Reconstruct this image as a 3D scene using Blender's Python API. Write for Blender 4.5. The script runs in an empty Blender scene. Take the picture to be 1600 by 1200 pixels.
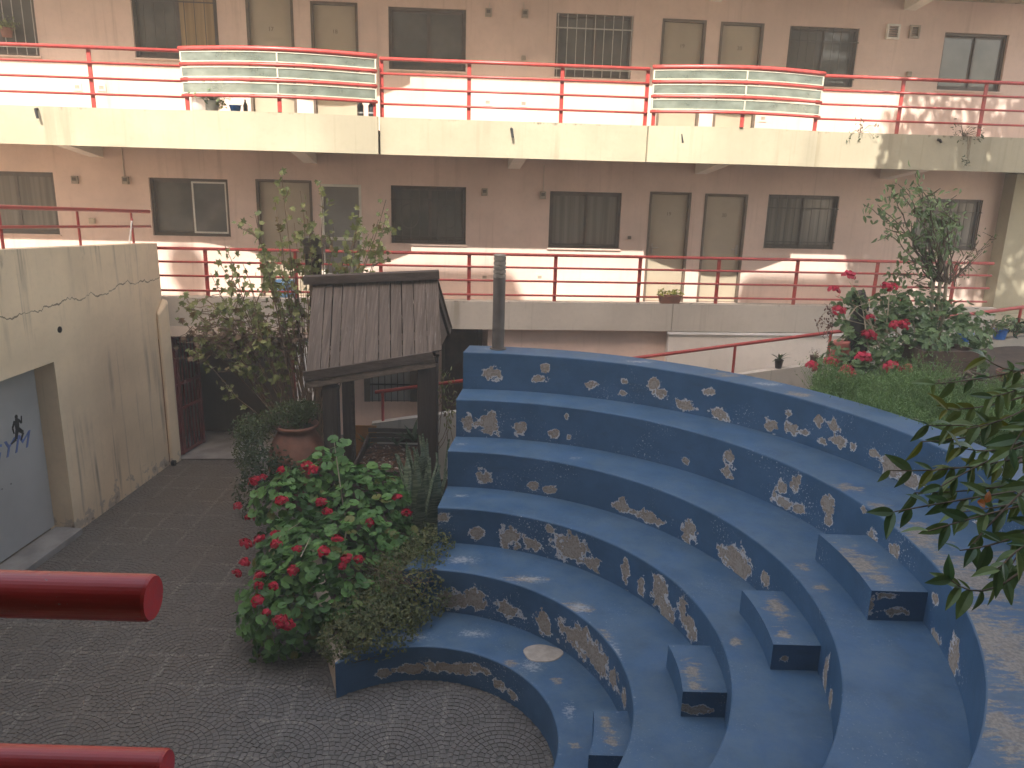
import bpy, bmesh, math, random
import numpy as np
from mathutils import Vector, Matrix, Quaternion
R = random.Random(7)
rad = math.radians
scene = bpy.context.scene
COL = scene.collection

# ------------------------------------------------------------------ camera
F_PX, PITCH, ROLL, CAM_H = 1241.48, rad(15.0466), rad(1.5714), 4.6
_fw = np.array([0, math.cos(PITCH), -math.sin(PITCH)])
_up0 = np.array([0, math.sin(PITCH), math.cos(PITCH)])
_rt0 = np.array([1.0, 0, 0])
_rt = math.cos(ROLL) * _rt0 + math.sin(ROLL) * _up0
_up = -math.sin(ROLL) * _rt0 + math.cos(ROLL) * _up0
_C = np.array([0, 0, CAM_H])
cam_d = bpy.data.cameras.new('camera')
cam = bpy.data.objects.new('camera', cam_d)
COL.objects.link(cam)
cam.matrix_world = Matrix(((_rt[0], _up[0], -_fw[0], 0), (_rt[1], _up[1], -_fw[1], 0), (_rt[2], _up[2], -_fw[2], CAM_H), (0, 0, 0, 1)))
cam_d.sensor_width = 36.0
cam_d.lens = 36.0 * F_PX / 1600.0
cam_d.clip_start, cam_d.clip_end = 0.05, 300
scene.camera = cam

# ------------------------------------------------------------------ sky, sun, exposure
LIGHT = Vector((0.2, 1.0, -1.1)).normalized()
world = bpy.data.worlds.new('World')
scene.world = world
world.use_nodes = True
wn = world.node_tree.nodes
sky = wn.new('ShaderNodeTexSky')
sky.sky_type = 'NISHITA'
sky.sun_disc = False
sky.sun_elevation = math.asin(-LIGHT.z)
sky.sun_rotation = rad(191.3)
sky.dust_density = 2.0
wmix = wn.new('ShaderNodeMix')
wmix.data_type = 'RGBA'
wmix.blend_type = 'MULTIPLY'
wmix.inputs[0].default_value = 1.0
wmix.inputs[7].default_value = (1.19, 0.99, 0.80, 1)      # the photograph's warm white balance
world.node_tree.links.new(sky.outputs[0], wmix.inputs[6])
world.node_tree.links.new(wmix.outputs[2], wn['Background'].inputs[0])
wn['Background'].inputs[1].default_value = 0.15
sun_d = bpy.data.lights.new('sun', 'SUN')
sun_d.energy = 2.0
sun_d.angle = rad(0.5)
sun_d.color = (1.0, 0.945, 0.86)
sun = bpy.data.objects.new('sun', sun_d)
sun.rotation_euler = LIGHT.to_track_quat('-Z', 'Y').to_euler()
sun.location = (-3, -12, 22)
COL.objects.link(sun)
vs = scene.view_settings
vs.view_transform = 'Standard'
vs.look = 'None'
vs.gamma = 1
vs.use_curve_mapping = False
vs.exposure = 2.58

# ------------------------------------------------------------------ where a photo pixel lies in the place
def ray(x, y):
    return (x - 800) / F_PX * _rt - (y - 600) / F_PX * _up + _fw
def at_z(x, y, z=0.0):
    d = ray(x, y)
    return Vector(_C + d * ((z - CAM_H) / d[2]))
def at_y(x, y, Y):
    d = ray(x, y)
    return Vector(_C + d * (Y / d[1]))
FA = rad(4.99)
FO = np.array([0, 13.6, 0.0])
FU = np.array([math.cos(FA), math.sin(FA), 0])
FW = np.array([-math.sin(FA), math.cos(FA), 0])
def fac(x, y, n=0.0):
    """(u, z) on the facade plane moved n metres towards the courtyard"""
    d = ray(x, y)
    t = ((FO - _C) @ FW - n) / (d @ FW)
    p = _C + d * t - FO
    return float(p @ FU), float(p[2])
def facw(u, w, z):
    return Vector(FO + FU * u + FW * w + np.array([0, 0, z]))
LO = np.array([-5.31, 11.855, 0])
LV = np.array([-0.065, -0.9979, 0])
LN = np.array([0.9979, -0.065, 0])
def lw(x, y, off=0.0):
    d = ray(x, y)
    t = ((LO - _C) @ LN + off) / (d @ LN)
    p = _C + d * t - LO
    return float(p @ LV), float(p[2])

# ------------------------------------------------------------------ object helpers
def tag(o, label=None, cat=None, group=None, kind=None):
    if label: o['label'] = label
    if cat: o['category'] = cat
    if group: o['group'] = group
    if kind: o['kind'] = kind
    return o
def empty(name, loc=(0, 0, 0), rz=0.0, label=None, cat=None, group=None, kind=None):
    o = bpy.data.objects.new(name, None)
    o.location = loc
    o.rotation_euler = (0, 0, rz)
    o.empty_display_size = 0.1
    COL.objects.link(o)
    return tag(o, label, cat, group, kind)
def link(name, me, parent=None, mw=None):
    o = bpy.data.objects.new(name, me)
    COL.objects.link(o)
    if parent is not None: o.parent = parent
    if mw is not None: o.matrix_local = mw
    return o

class MB:
    def __init__(self):
        self.v, self.f, self.m, self.t = [], [], [], []
        self.tint = None
    def add(self, vs, fs, m=0, tint=0.0):
        b = len(self.v)
        self.v += [tuple(p) for p in vs]
        self.f += [tuple(i + b for i in f) for f in fs]
        self.m += [m] * len(fs)
        self.t += [tint] * len(vs)
        return self
    def box(self, x0, x1, y0, y1, z0, z1, m=0, tint=0.0):
        vs = [(x0, y0, z0), (x1, y0, z0), (x1, y1, z0), (x0, y1, z0), (x0, y0, z1), (x1, y0, z1), (x1, y1, z1), (x0, y1, z1)]
        return self.add(vs, BOXF, m, tint)
    def hexa(self, p, m=0, tint=0.0):
        return self.add(p, BOXF, m, tint)
    def bar(self, a, b, w, h, upv=(0, 0, 1), m=0, tint=0.0):
        a, b = Vector(a), Vector(b)
        d = (b - a).normalized()
        s = d.cross(Vector(upv))
        if s.length < 1e-4: s = d.cross(Vector((0, 1, 0)))
        s.normalize()
        u = s.cross(d)
        s, u = s * w / 2, u * h / 2
        return self.hexa([a - s - u, a + s - u, b + s - u, b - s - u, a - s + u, a + s + u, b + s + u, b - s + u], m, tint)
    def tube(self, path, r, n=8, m=0, cap=True, tint=0.0):
        path = [Vector(p) for p in path]
        rs = r if isinstance(r, (list, tuple)) else [r] * len(path)
        prev = None
        vs, fs = [], []
        for i, p in enumerate(path):
            d = (path[min(i + 1, len(path) - 1)] - path[max(i - 1, 0)])
            d = d.normalized() if d.length > 1e-9 else Vector((0, 0, 1))
            if prev is None:
                s = d.cross(Vector((0, 0, 1)))
                if s.length < 0.05: s = d.cross(Vector((0, 1, 0)))
            else:
                s = prev - d * prev.dot(d)
            s.normalize()
            prev = s
            u = s.cross(d)
            for k in range(n):
                a = 2 * math.pi * k / n
                vs.append(p + (s * math.cos(a) + u * math.sin(a)) * rs[i])
        for i in range(len(path) - 1):
            for k in range(n):
                fs.append((i * n + k, i * n + (k + 1) % n, (i + 1) * n + (k + 1) % n, (i + 1) * n + k))
        if cap:
            fs.append(tuple(range(n - 1, -1, -1)))
            e = (len(path) - 1) * n
            fs.append(tuple(range(e, e + n)))
        return self.add(vs, fs, m, tint)
    def lathe(self, prof, n=24, c=(0, 0, 0), m=0):
        vs, fs = [], []
        for r, z in prof:
            for k in range(n):
                a = 2 * math.pi * k / n
                vs.append((c[0] + r * math.cos(a), c[1] + r * math.sin(a), c[2] + z))
        for i in range(len(prof) - 1):
            for k in range(n):
                fs.append((i * n + k, i * n + (k + 1) % n, (i + 1) * n + (k + 1) % n, (i + 1) * n + k))
        fs.append(tuple(range(n - 1, -1, -1)))
        fs.append(tuple(range((len(prof) - 1) * n, len(prof) * n)))
        return self.add(vs, fs, m)
    def mesh(self, name, mats, smooth=False):
        me = bpy.data.meshes.new(name)
        me.from_pydata(self.v, [], self.f)
        for mt in (mats if isinstance(mats, (list, tuple)) else [mats]): me.materials.append(mt)
        if any(self.m): me.polygons.foreach_set('material_index', self.m)
        if any(self.t):
            at = me.attributes.new('tint', 'FLOAT', 'POINT')
            at.data.foreach_set('value', self.t)
        if smooth: me.polygons.foreach_set('use_smooth', [True] * len(self.f))
        me.update()
        return me
    def build(self, name, mats, parent=None, smooth=False, bevel=0.0, kind=None):
        me = self.mesh(name, mats, smooth)
        if bevel > 0:
            bm = bmesh.new()
            bm.from_mesh(me)
            bmesh.ops.bevel(bm, geom=bm.edges[:], offset=bevel, segments=1, affect='EDGES', profile=0.5)
            bm.to_mesh(me)
            bm.free()
        o = link(name, me, parent)
        if kind: o['kind'] = kind
        return o
BOXF = [(3, 2, 1, 0), (4, 5, 6, 7), (0, 1, 5, 4), (1, 2, 6, 5), (2, 3, 7, 6), (3, 0, 4, 7)]

# ------------------------------------------------------------------ materials
class NT:
    def __init__(self, name):
        self.mat = bpy.data.materials.new(name)
        self.mat.use_nodes = True
        self.n = self.mat.node_tree.nodes
        self.l = self.mat.node_tree.links
        self.bsdf = self.n['Principled BSDF']
        self.out = self.n['Material Output']
        self._co = None
    def set(self, sock, val):
        if hasattr(val, 'is_linked') or isinstance(val, bpy.types.NodeSocket): self.l.new(val, sock)
        else: sock.default_value = val
    def co(self, kind='Object'):
        t = self.n.new('ShaderNodeTexCoord')
        return t.outputs[kind]
    def pos(self):
        return self.n.new('ShaderNodeNewGeometry').outputs['Position']
    def scale(self, v, s):
        m = self.n.new('ShaderNodeMapping')
        self.l.new(v, m.inputs[0])
        m.inputs['Scale'].default_value = s
        return m.outputs[0]
    def noise(self, vec, sc, det=4, rough=0.55, out=0):
        t = self.n.new('ShaderNodeTexNoise')
        self.l.new(vec, t.inputs['Vector'])
        t.inputs['Scale'].default_value = sc
        t.inputs['Detail'].default_value = det
        t.inputs['Roughness'].default_value = rough
        return t.outputs[out]
    def math(self, op, a, b=0.0, c=None, clamp=False):
        t = self.n.new('ShaderNodeMath')
        t.operation = op
        t.use_clamp = clamp
        self.set(t.inputs[0], a)
        self.set(t.inputs[1], b)
        if c is not None: self.set(t.inputs[2], c)
        return t.outputs[0]
    def ramp(self, v, a, b, lo=0.0, hi=1.0):
        t = self.n.new('ShaderNodeMapRange')
        t.interpolation_type = 'SMOOTHSTEP'
        self.set(t.inputs[0], v)
        t.inputs[1].default_value, t.inputs[2].default_value = a, b
        t.inputs[3].default_value, t.inputs[4].default_value = lo, hi
        return t.outputs[0]
    def mix(self, f, a, b, mode='MIX'):
        t = self.n.new('ShaderNodeMix')
        t.data_type = 'RGBA'
        t.blend_type = mode
        self.set(t.inputs[0], f)
        for s, v in ((t.inputs[6], a), (t.inputs[7], b)):
            if isinstance(v, (tuple, list)): s.default_value = (*v[:3], 1)
            else: self.l.new(v, s)
        return t.outputs[2]
    def attr(self, name):
        t = self.n.new('ShaderNodeAttribute')
        t.attribute_name = name
        return t.outputs['Fac']
    def objrand(self):
        return self.n.new('ShaderNodeObjectInfo').outputs['Random']
    def sep(self, v):
        t = self.n.new('ShaderNodeSeparateXYZ')
        self.l.new(v, t.inputs[0])
        return t.outputs
    def bump(self, h, strength=0.3, dist=0.01):
        t = self.n.new('ShaderNodeBump')
        t.inputs['Strength'].default_value = strength
        t.inputs['Distance'].default_value = dist
        self.l.new(h, t.inputs['Height'])
        self.l.new(t.outputs[0], self.bsdf.inputs['Normal'])
    def color(self, c):
        self.set(self.bsdf.inputs['Base Color'], (*c, 1) if isinstance(c, (tuple, list)) else c)
    def rough(self, r):
        self.set(self.bsdf.inputs['Roughness'], r)
    def spec(self, s):
        self.bsdf.inputs['Specular IOR Level'].default_value = s

def simple(name, c, rough=0.6, var=0.25, sc=8.0, metal=0.0, spec=0.5, bump=0.0, bsc=60.0):
    N = NT(name)
    co = N.pos()
    n = N.noise(co, sc, 5)
    dark = tuple(x * (1 - var) for x in c)
    lite = tuple(min(1, x * (1 + var * 0.6)) for x in c)
    N.color(N.mix(N.ramp(n, 0.3, 0.7), dark, lite))
    N.rough(N.ramp(n, 0.2, 0.8, rough * 0.85, min(1, rough * 1.15)))
    N.bsdf.inputs['Metallic'].default_value = metal
    N.spec(spec)
    if bump: N.bump(N.noise(co, bsc, 3), bump, 0.004)
    return N.mat

def plaster(name, c, stain, stain_amt=0.5, streak=True, top=None, topfall=0.25, base_flake=0.0, crack=False):
    """painted render: blotches, vertical run-off streaks, mould under the top edge"""
    N = NT(name)
    co = N.co()
    ps = N.pos()
    big = N.noise(co, 0.9, 5)
    fine = N.noise(co, 14, 6, 0.6)
    col = N.mix(N.ramp(big, 0.3, 0.72), tuple(x * 0.86 for x in c), tuple(min(1, x * 1.06) for x in c))
    col = N.mix(N.ramp(fine, 0.45, 0.8, 0, 0.25), col, tuple(x * 0.7 for x in c))
    if streak:
        st = N.noise(N.scale(co, (5.5, 5.5, 0.28)), 1.0, 6, 0.6)
        msk = N.math('MULTIPLY', N.ramp(st, 0.52, 0.70), N.ramp(N.noise(co, 0.7, 3), 0.4, 0.65))
        col = N.mix(N.math('MULTIPLY', msk, stain_amt), col, stain)
        st2 = N.noise(N.scale(co, (14, 14, 0.5)), 1.0, 4, 0.5)
        col = N.mix(N.math('MULTIPLY', N.ramp(st2, 0.6, 0.72), stain_amt * 0.45), col, stain)
    if top is not None:
        z = N.sep(co)[2]
        edge = N.noise(N.scale(co, (9, 9, 3)), 1.0, 6, 0.7)
        m = N.math('ADD', N.ramp(z, top - topfall, top), N.math('MULTIPLY', N.math('SUBTRACT', edge, 0.5), 1.6))
        m = N.math('MULTIPLY', N.ramp(m, 0.95, 1.25), N.ramp(N.noise(co, 1.3, 3), 0.42, 0.62))
        col = N.mix(N.math('MULTIPLY', m, 0.8), col, tuple(x * 0.35 for x in stain))
    if base_flake:
        z = N.sep(co)[2]
        fl = N.noise(N.scale(co, (5, 5, 5)), 1.0, 8, 0.65)
        m = N.math('ADD', N.ramp(z, 0.0, base_flake, 1, 0), N.math('MULTIPLY', N.math('SUBTRACT', fl, 0.5), 2.6))
        m1 = N.ramp(m, 0.95, 1.1)
        col = N.mix(m1, col, (0.47, 0.39, 0.30))
        m2 = N.ramp(m, 1.2, 1.4)
        col = N.mix(m2, col, N.mix(N.ramp(fine, 0.4, 0.6), (0.20, 0.15, 0.11), (0.36, 0.30, 0.23)))
    h = fine
    if crack:
        x, y, z = N.sep(co)[0:3]
        wob = N.noise(N.scale(co, (1.6, 0, 0)), 1.0, 8, 0.62)
        zc = N.math('ADD', N.math('MULTIPLY', x, -0.005), N.math('MULTIPLY', N.math('SUBTRACT', wob, 0.5), 0.55))
        d = N.math('ABSOLUTE', N.math('SUBTRACT', N.math('SUBTRACT', z, zc), 2.92))
        w = N.ramp(N.noise(N.scale(co, (3.5, 0, 0)), 1.0, 3), 0.35, 0.65, 0.003, 0.011)
        ck = N.math('LESS_THAN', d, w)
        col = N.mix(N.math('MULTIPLY', ck, 0.85), col, (0.12, 0.09, 0.06))
        h = N.math('SUBTRACT', fine, N.math('MULTIPLY', ck, 2.0))
    N.color(col)
    N.rough(0.85)
    N.spec(0.25)
    N.bump(h, 0.35, 0.006)
    return N.mat

M = {}
M['pink'] = plaster('facade_paint', (0.74, 0.57, 0.485), (0.38, 0.27, 0.21), 0.42)
M['cream_slab'] = plaster('slab_paint', (0.44, 0.395, 0.285), (0.26, 0.22, 0.15), 0.5, top=5.30, topfall=0.16)
M['shaded_slab'] = plaster('shaded_slab_paint', (0.50, 0.455, 0.39), (0.22, 0.19, 0.14), 0.6, top=2.63, topfall=0.14)  # greyer copy of the slab paint, its shade put into the colour
M['soffit'] = plaster('soffit_paint', (0.66, 0.56, 0.47), (0.4, 0.33, 0.27), 0.2, streak=False)
M['bracket'] = plaster('bracket_paint', (0.74, 0.68, 0.60), (0.4, 0.35, 0.3), 0.2)
M['left_wall'] = plaster('wall_paint', (0.76, 0.61, 0.415), (0.17, 0.135, 0.10), 0.8, top=3.62, topfall=0.9, base_flake=0.85, crack=True)
M['own_wall'] = plaster('rear_darkened_paint', (0.20, 0.165, 0.135), (0.3, 0.24, 0.19), 0.3)  # darkened to stand for shaded recesses and to cut bounced light
M['curb'] = plaster('curb_paint', (0.58, 0.54, 0.47), (0.09, 0.09, 0.06), 0.95)
M['planter_wall'] = plaster('planter_paint', (0.58, 0.46, 0.35), (0.22, 0.16, 0.11), 0.5, base_flake=0.15)
M['red'] = simple('red_enamel', (0.40, 0.055, 0.045), 0.38, 0.18, 14)
M['red_near'] = simple('red_enamel_near', (0.36, 0.02, 0.018), 0.33, 0.16, 9, bump=0.05, bsc=90)
def worn_red():
    N = NT('worn_red_enamel')
    co = N.pos()
    brush = N.noise(N.scale(co, (3, 60, 60)), 1.0, 5, 0.6)
    col = N.mix(N.ramp(brush, 0.3, 0.7), (0.27, 0.016, 0.014), (0.38, 0.026, 0.022))
    spot = N.ramp(N.noise(N.scale(co, (60, 90, 90)), 1.0, 5, 0.65), 0.66, 0.69)
    zone = N.ramp(N.noise(co, 7, 3), 0.48, 0.6)
    ch = N.math('MULTIPLY', spot, zone)
    col = N.mix(ch, col, N.mix(N.noise(co, 200, 2), (0.10, 0.035, 0.02), (0.30, 0.22, 0.20)))
    N.color(col)
    N.rough(N.ramp(brush, 0.3, 0.7, 0.30, 0.46))
    N.bump(N.math('SUBTRACT', brush, N.math('MULTIPLY', ch, 1.5)), 0.22, 0.002)
    return N.mat
M['red_near'] = worn_red()
M['gate_red'] = simple('gate_enamel', (0.17, 0.03, 0.024), 0.5, 0.3, 10)
M['frame'] = simple('bronze_frame', (0.115, 0.088, 0.066), 0.45, 0.2, 12)
M['white_frame'] = simple('white_frame', (0.72, 0.68, 0.60), 0.4, 0.1, 9)
M['cream_frame'] = simple('cream_frame', (0.60, 0.56, 0.44), 0.45, 0.12, 9)
M['door'] = simple('door_paint', (0.42, 0.35, 0.255), 0.5, 0.10, 2.0)
M['screen'] = simple('screen_door', (0.22, 0.21, 0.19), 0.55, 0.12, 3)
M['door_frame'] = simple('door_frame', (0.145, 0.105, 0.075), 0.5, 0.2, 9)
M['metal'] = simple('brushed_metal', (0.45, 0.42, 0.38), 0.35, 0.1, 20, metal=0.8)
M['grille_dark'] = simple('grille_dark', (0.08, 0.065, 0.05), 0.5, 0.2, 20)
M['grille_white'] = simple('grille_white', (0.46, 0.42, 0.36), 0.5, 0.15, 20)
M['black'] = simple('black_paint', (0.02, 0.02, 0.022), 0.4, 0.2, 12)
M['gym_blue'] = simple('lettering_blue', (0.10, 0.16, 0.38), 0.5, 0.2, 10)
M['grey_door'] = simple('grey_door', (0.37, 0.37, 0.36), 0.5, 0.10, 1.6)
M['concrete'] = simple('concrete', (0.28, 0.26, 0.235), 0.85, 0.3, 3, bump=0.3)
M['soil'] = simple('soil', (0.07, 0.05, 0.035), 0.95, 0.5, 9, bump=0.8, bsc=40)
M['terracotta'] = simple('terracotta', (0.20, 0.088, 0.055), 0.75, 0.3, 6, bump=0.2)
M['blue_plastic'] = simple('blue_plastic', (0.03, 0.16, 0.55), 0.35, 0.12, 6)
M['pale_blue'] = simple('pale_blue_plastic', (0.25, 0.48, 0.75), 0.3, 0.2, 8)
M['pink_plastic'] = simple('pink_plastic', (0.62, 0.20, 0.16), 0.5, 0.2, 14)
M['dark_plastic'] = simple('dark_plastic', (0.035, 0.03, 0.028), 0.5, 0.3, 10)
M['brown_box'] = simple('brown_planter', (0.10, 0.06, 0.042), 0.7, 0.35, 7, bump=0.2)
M['bollard'] = simple('bollard_bronze', (0.115, 0.095, 0.08), 0.5, 0.2, 9)
M['bollard_head'] = simple('bollard_head', (0.27, 0.235, 0.19), 0.55, 0.25, 12)
M['box_beige'] = simple('meter_box', (0.36, 0.29, 0.22), 0.5, 0.15, 15)
M['orange_board'] = simple('orange_board', (0.42, 0.21, 0.07), 0.6, 0.2, 6)
M['white_paint'] = simple('white_paint', (0.78, 0.76, 0.72), 0.6, 0.1, 3)
M['bark'] = simple('bark', (0.13, 0.095, 0.065), 0.9, 0.45, 18, bump=0.6, bsc=50)
M['twig'] = simple('dry_twig', (0.20, 0.14, 0.09), 0.9, 0.35, 14)
M['pale_stem'] = simple('pale_stem', (0.42, 0.36, 0.25), 0.8, 0.2, 14)
M['grey_dish'] = simple('grey_plastic', (0.33, 0.34, 0.33), 0.5, 0.15, 14)

def wood(name, c, pale=0.5, s1=(22, 22, 1.4), s2=(70, 70, 5)):
    N = NT(name)
    co = N.co()
    g = N.noise(N.scale(co, s1), 1.0, 8, 0.7)
    g2 = N.noise(N.scale(co, s2), 1.0, 5, 0.7)
    rnd = N.objrand()
    col = N.mix(N.ramp(g, 0.35, 0.7), tuple(x * 0.45 for x in c), c)
    col = N.mix(N.math('MULTIPLY', N.ramp(g2, 0.56, 0.72), pale), col, (0.38, 0.335, 0.28))
    col = N.mix(N.math('MULTIPLY', rnd, 0.35), col, tuple(x * 0.55 for x in c))
    N.color(col)
    N.rough(0.85)
    N.spec(0.3)
    N.bump(N.math('ADD', g, N.math('MULTIPLY', g2, 0.6)), 0.6, 0.006)
    return N.mat
M['plank'] = wood('weathered_plank', (0.20, 0.155, 0.122), 0.7, (34, 1.6, 1.6), (95, 5, 5))
M['rail_timber'] = wood('weathered_beam', (0.24, 0.18, 0.14), 0.5, (1.4, 26, 26), (5, 80, 80))
M['beam'] = wood('dark_timber', (0.13, 0.098, 0.078), 0.25, (1.4, 22, 22), (5, 70, 70))
M['post'] = wood('post_timber', (0.085, 0.066, 0.055), 0.15)

def pane(name, c, rough=0.06, curtain=0.0):
    N = NT(name)
    co = N.co()
    if curtain:
        w = N.noise(N.scale(co, (16, 1, 0.3)), 1.0, 3, 0.5)
        N.color(N.mix(N.ramp(w, 0.35, 0.65), tuple(x * (1 - curtain) for x in c), c))
    else:
        N.color(N.mix(N.ramp(N.noise(co, 1.8, 3), 0.35, 0.65), tuple(x * 0.65 for x in c), c))
    N.rough(rough)
    N.spec(0.6)
    return N.mat
M['glass_dark'] = pane('window_glass', (0.15, 0.138, 0.115))
M['glass_curtain'] = pane('curtained_glass', (0.22, 0.195, 0.16), 0.10, 0.35)
M['glass_warm'] = pane('warm_curtain_glass', (0.42, 0.29, 0.14), 0.15, 0.3)
M['glass_grey'] = pane('grey_glass', (0.16, 0.155, 0.14), 0.08)
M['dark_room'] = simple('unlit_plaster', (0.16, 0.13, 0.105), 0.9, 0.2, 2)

def frosted():
    N = NT('balustrade_glass')
    co = N.co()
    d = N.noise(N.scale(co, (3, 3, 6)), 1.0, 6, 0.6)
    N.color(N.mix(N.ramp(d, 0.35, 0.7), (0.19, 0.22, 0.185), (0.28, 0.32, 0.27)))
    N.rough(0.15)
    tr = N.n.new('ShaderNodeBsdfTransparent')
    tr.inputs[0].default_value = (0.80, 0.86, 0.80, 1)
    mx = N.n.new('ShaderNodeMixShader')
    N.set(mx.inputs[0], N.ramp(d, 0.3, 0.8, 0.58, 0.78))
    N.l.new(tr.outputs[0], mx.inputs[1])
    N.l.new(N.bsdf.outputs[0], mx.inputs[2])
    N.l.new(mx.outputs[0], N.out.inputs[0])
    return N.mat
M['balustrade'] = frosted()

def clear_plastic():
    N = NT('clear_plastic')
    N.color((0.55, 0.58, 0.58))
    N.rough(0.15)
    tr = N.n.new('ShaderNodeBsdfTransparent')
    mx = N.n.new('ShaderNodeMixShader')
    mx.inputs[0].default_value = 0.5
    N.l.new(tr.outputs[0], mx.inputs[1])
    N.l.new(N.bsdf.outputs[0], mx.inputs[2])
    N.l.new(mx.outputs[0], N.out.inputs[0])
    return N.mat
M['clear'] = clear_plastic()

def leafmat(name, a, b, rough=0.5, transl=0.25, old=None):
    N = NT(name)
    t = N.math('ADD', N.attr('tint'), N.objrand())
    t = N.math('FRACT', t)
    col = N.mix(t, a, b)
    if old: col = N.mix(N.ramp(t, 0.93, 0.95), col, old)
    n = N.noise(N.pos(), 30, 3)
    col = N.mix(N.ramp(n, 0.3, 0.7, 0, 0.3), col, tuple(x * 0.6 for x in a))
    N.color(col)
    N.rough(rough)
    N.spec(0.4)
    tl = N.n.new('ShaderNodeBsdfTranslucent')
    N.l.new(col, tl.inputs[0])
    mx = N.n.new('ShaderNodeMixShader')
    mx.inputs[0].default_value = transl
    N.l.new(N.bsdf.outputs[0], mx.inputs[1])
    N.l.new(tl.outputs[0], mx.inputs[2])
    N.l.new(mx.outputs[0], N.out.inputs[0])
    return N.mat
M['geranium'] = leafmat('geranium_leaf', (0.06, 0.15, 0.036), (0.16, 0.32, 0.075), old=(0.2, 0.2, 0.05))
M['geranium_far'] = leafmat('geranium_leaf_far', (0.085, 0.15, 0.055), (0.18, 0.27, 0.105))
M['ivy'] = leafmat('lobed_leaf', (0.14, 0.175, 0.055), (0.34, 0.36, 0.13), old=(0.2, 0.13, 0.05))
M['citrus'] = leafmat('glossy_leaf', (0.09, 0.15, 0.055), (0.21, 0.30, 0.115), 0.35)
M['near_leaf'] = leafmat('near_leaf', (0.045, 0.10, 0.035), (0.16, 0.22, 0.06), 0.35)
M['near_lime'] = leafmat('lime_leaf', (0.12, 0.15, 0.02), (0.17, 0.17, 0.02), 0.45, 0.35)
M['near_orange'] = leafmat('orange_leaf', (0.45, 0.16, 0.02), (0.38, 0.10, 0.02), 0.5, 0.35)
M['dark_leaf'] = leafmat('dark_leaf', (0.03, 0.055, 0.022), (0.07, 0.10, 0.04))
M['succulent'] = leafmat('succulent_leaf', (0.075, 0.11, 0.03), (0.20, 0.19, 0.07), 0.55)
M['fern'] = leafmat('fern_leaf', (0.06, 0.09, 0.03), (0.13, 0.16, 0.06))
M['grass'] = leafmat('feathery_grass', (0.09, 0.18, 0.045), (0.25, 0.37, 0.13))
M['agave'] = leafmat('agave_leaf', (0.045, 0.075, 0.03), (0.08, 0.12, 0.05))
M['yellow_green'] = leafmat('yellow_green_leaf', (0.25, 0.30, 0.05), (0.36, 0.36, 0.07))
M['petal'] = leafmat('red_petal', (0.42, 0.006, 0.028), (0.66, 0.012, 0.05), 0.5, 0.3)
M['petal_far'] = leafmat('red_petal_far', (0.48, 0.015, 0.05), (0.72, 0.04, 0.10), 0.5, 0.3)
M['shade_tree'] = leafmat('canopy_leaf', (0.04, 0.09, 0.03), (0.08, 0.14, 0.05))

def sansev():
    N = NT('banded_leaf')
    co = N.pos()
    w = N.noise(N.scale(co, (6, 6, 60)), 1.0, 3)
    N.color(N.mix(N.ramp(w, 0.42, 0.58), (0.085, 0.12, 0.07), (0.22, 0.26, 0.17)))
    N.rough(0.45)
    return N.mat
M['sansev'] = sansev()

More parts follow.
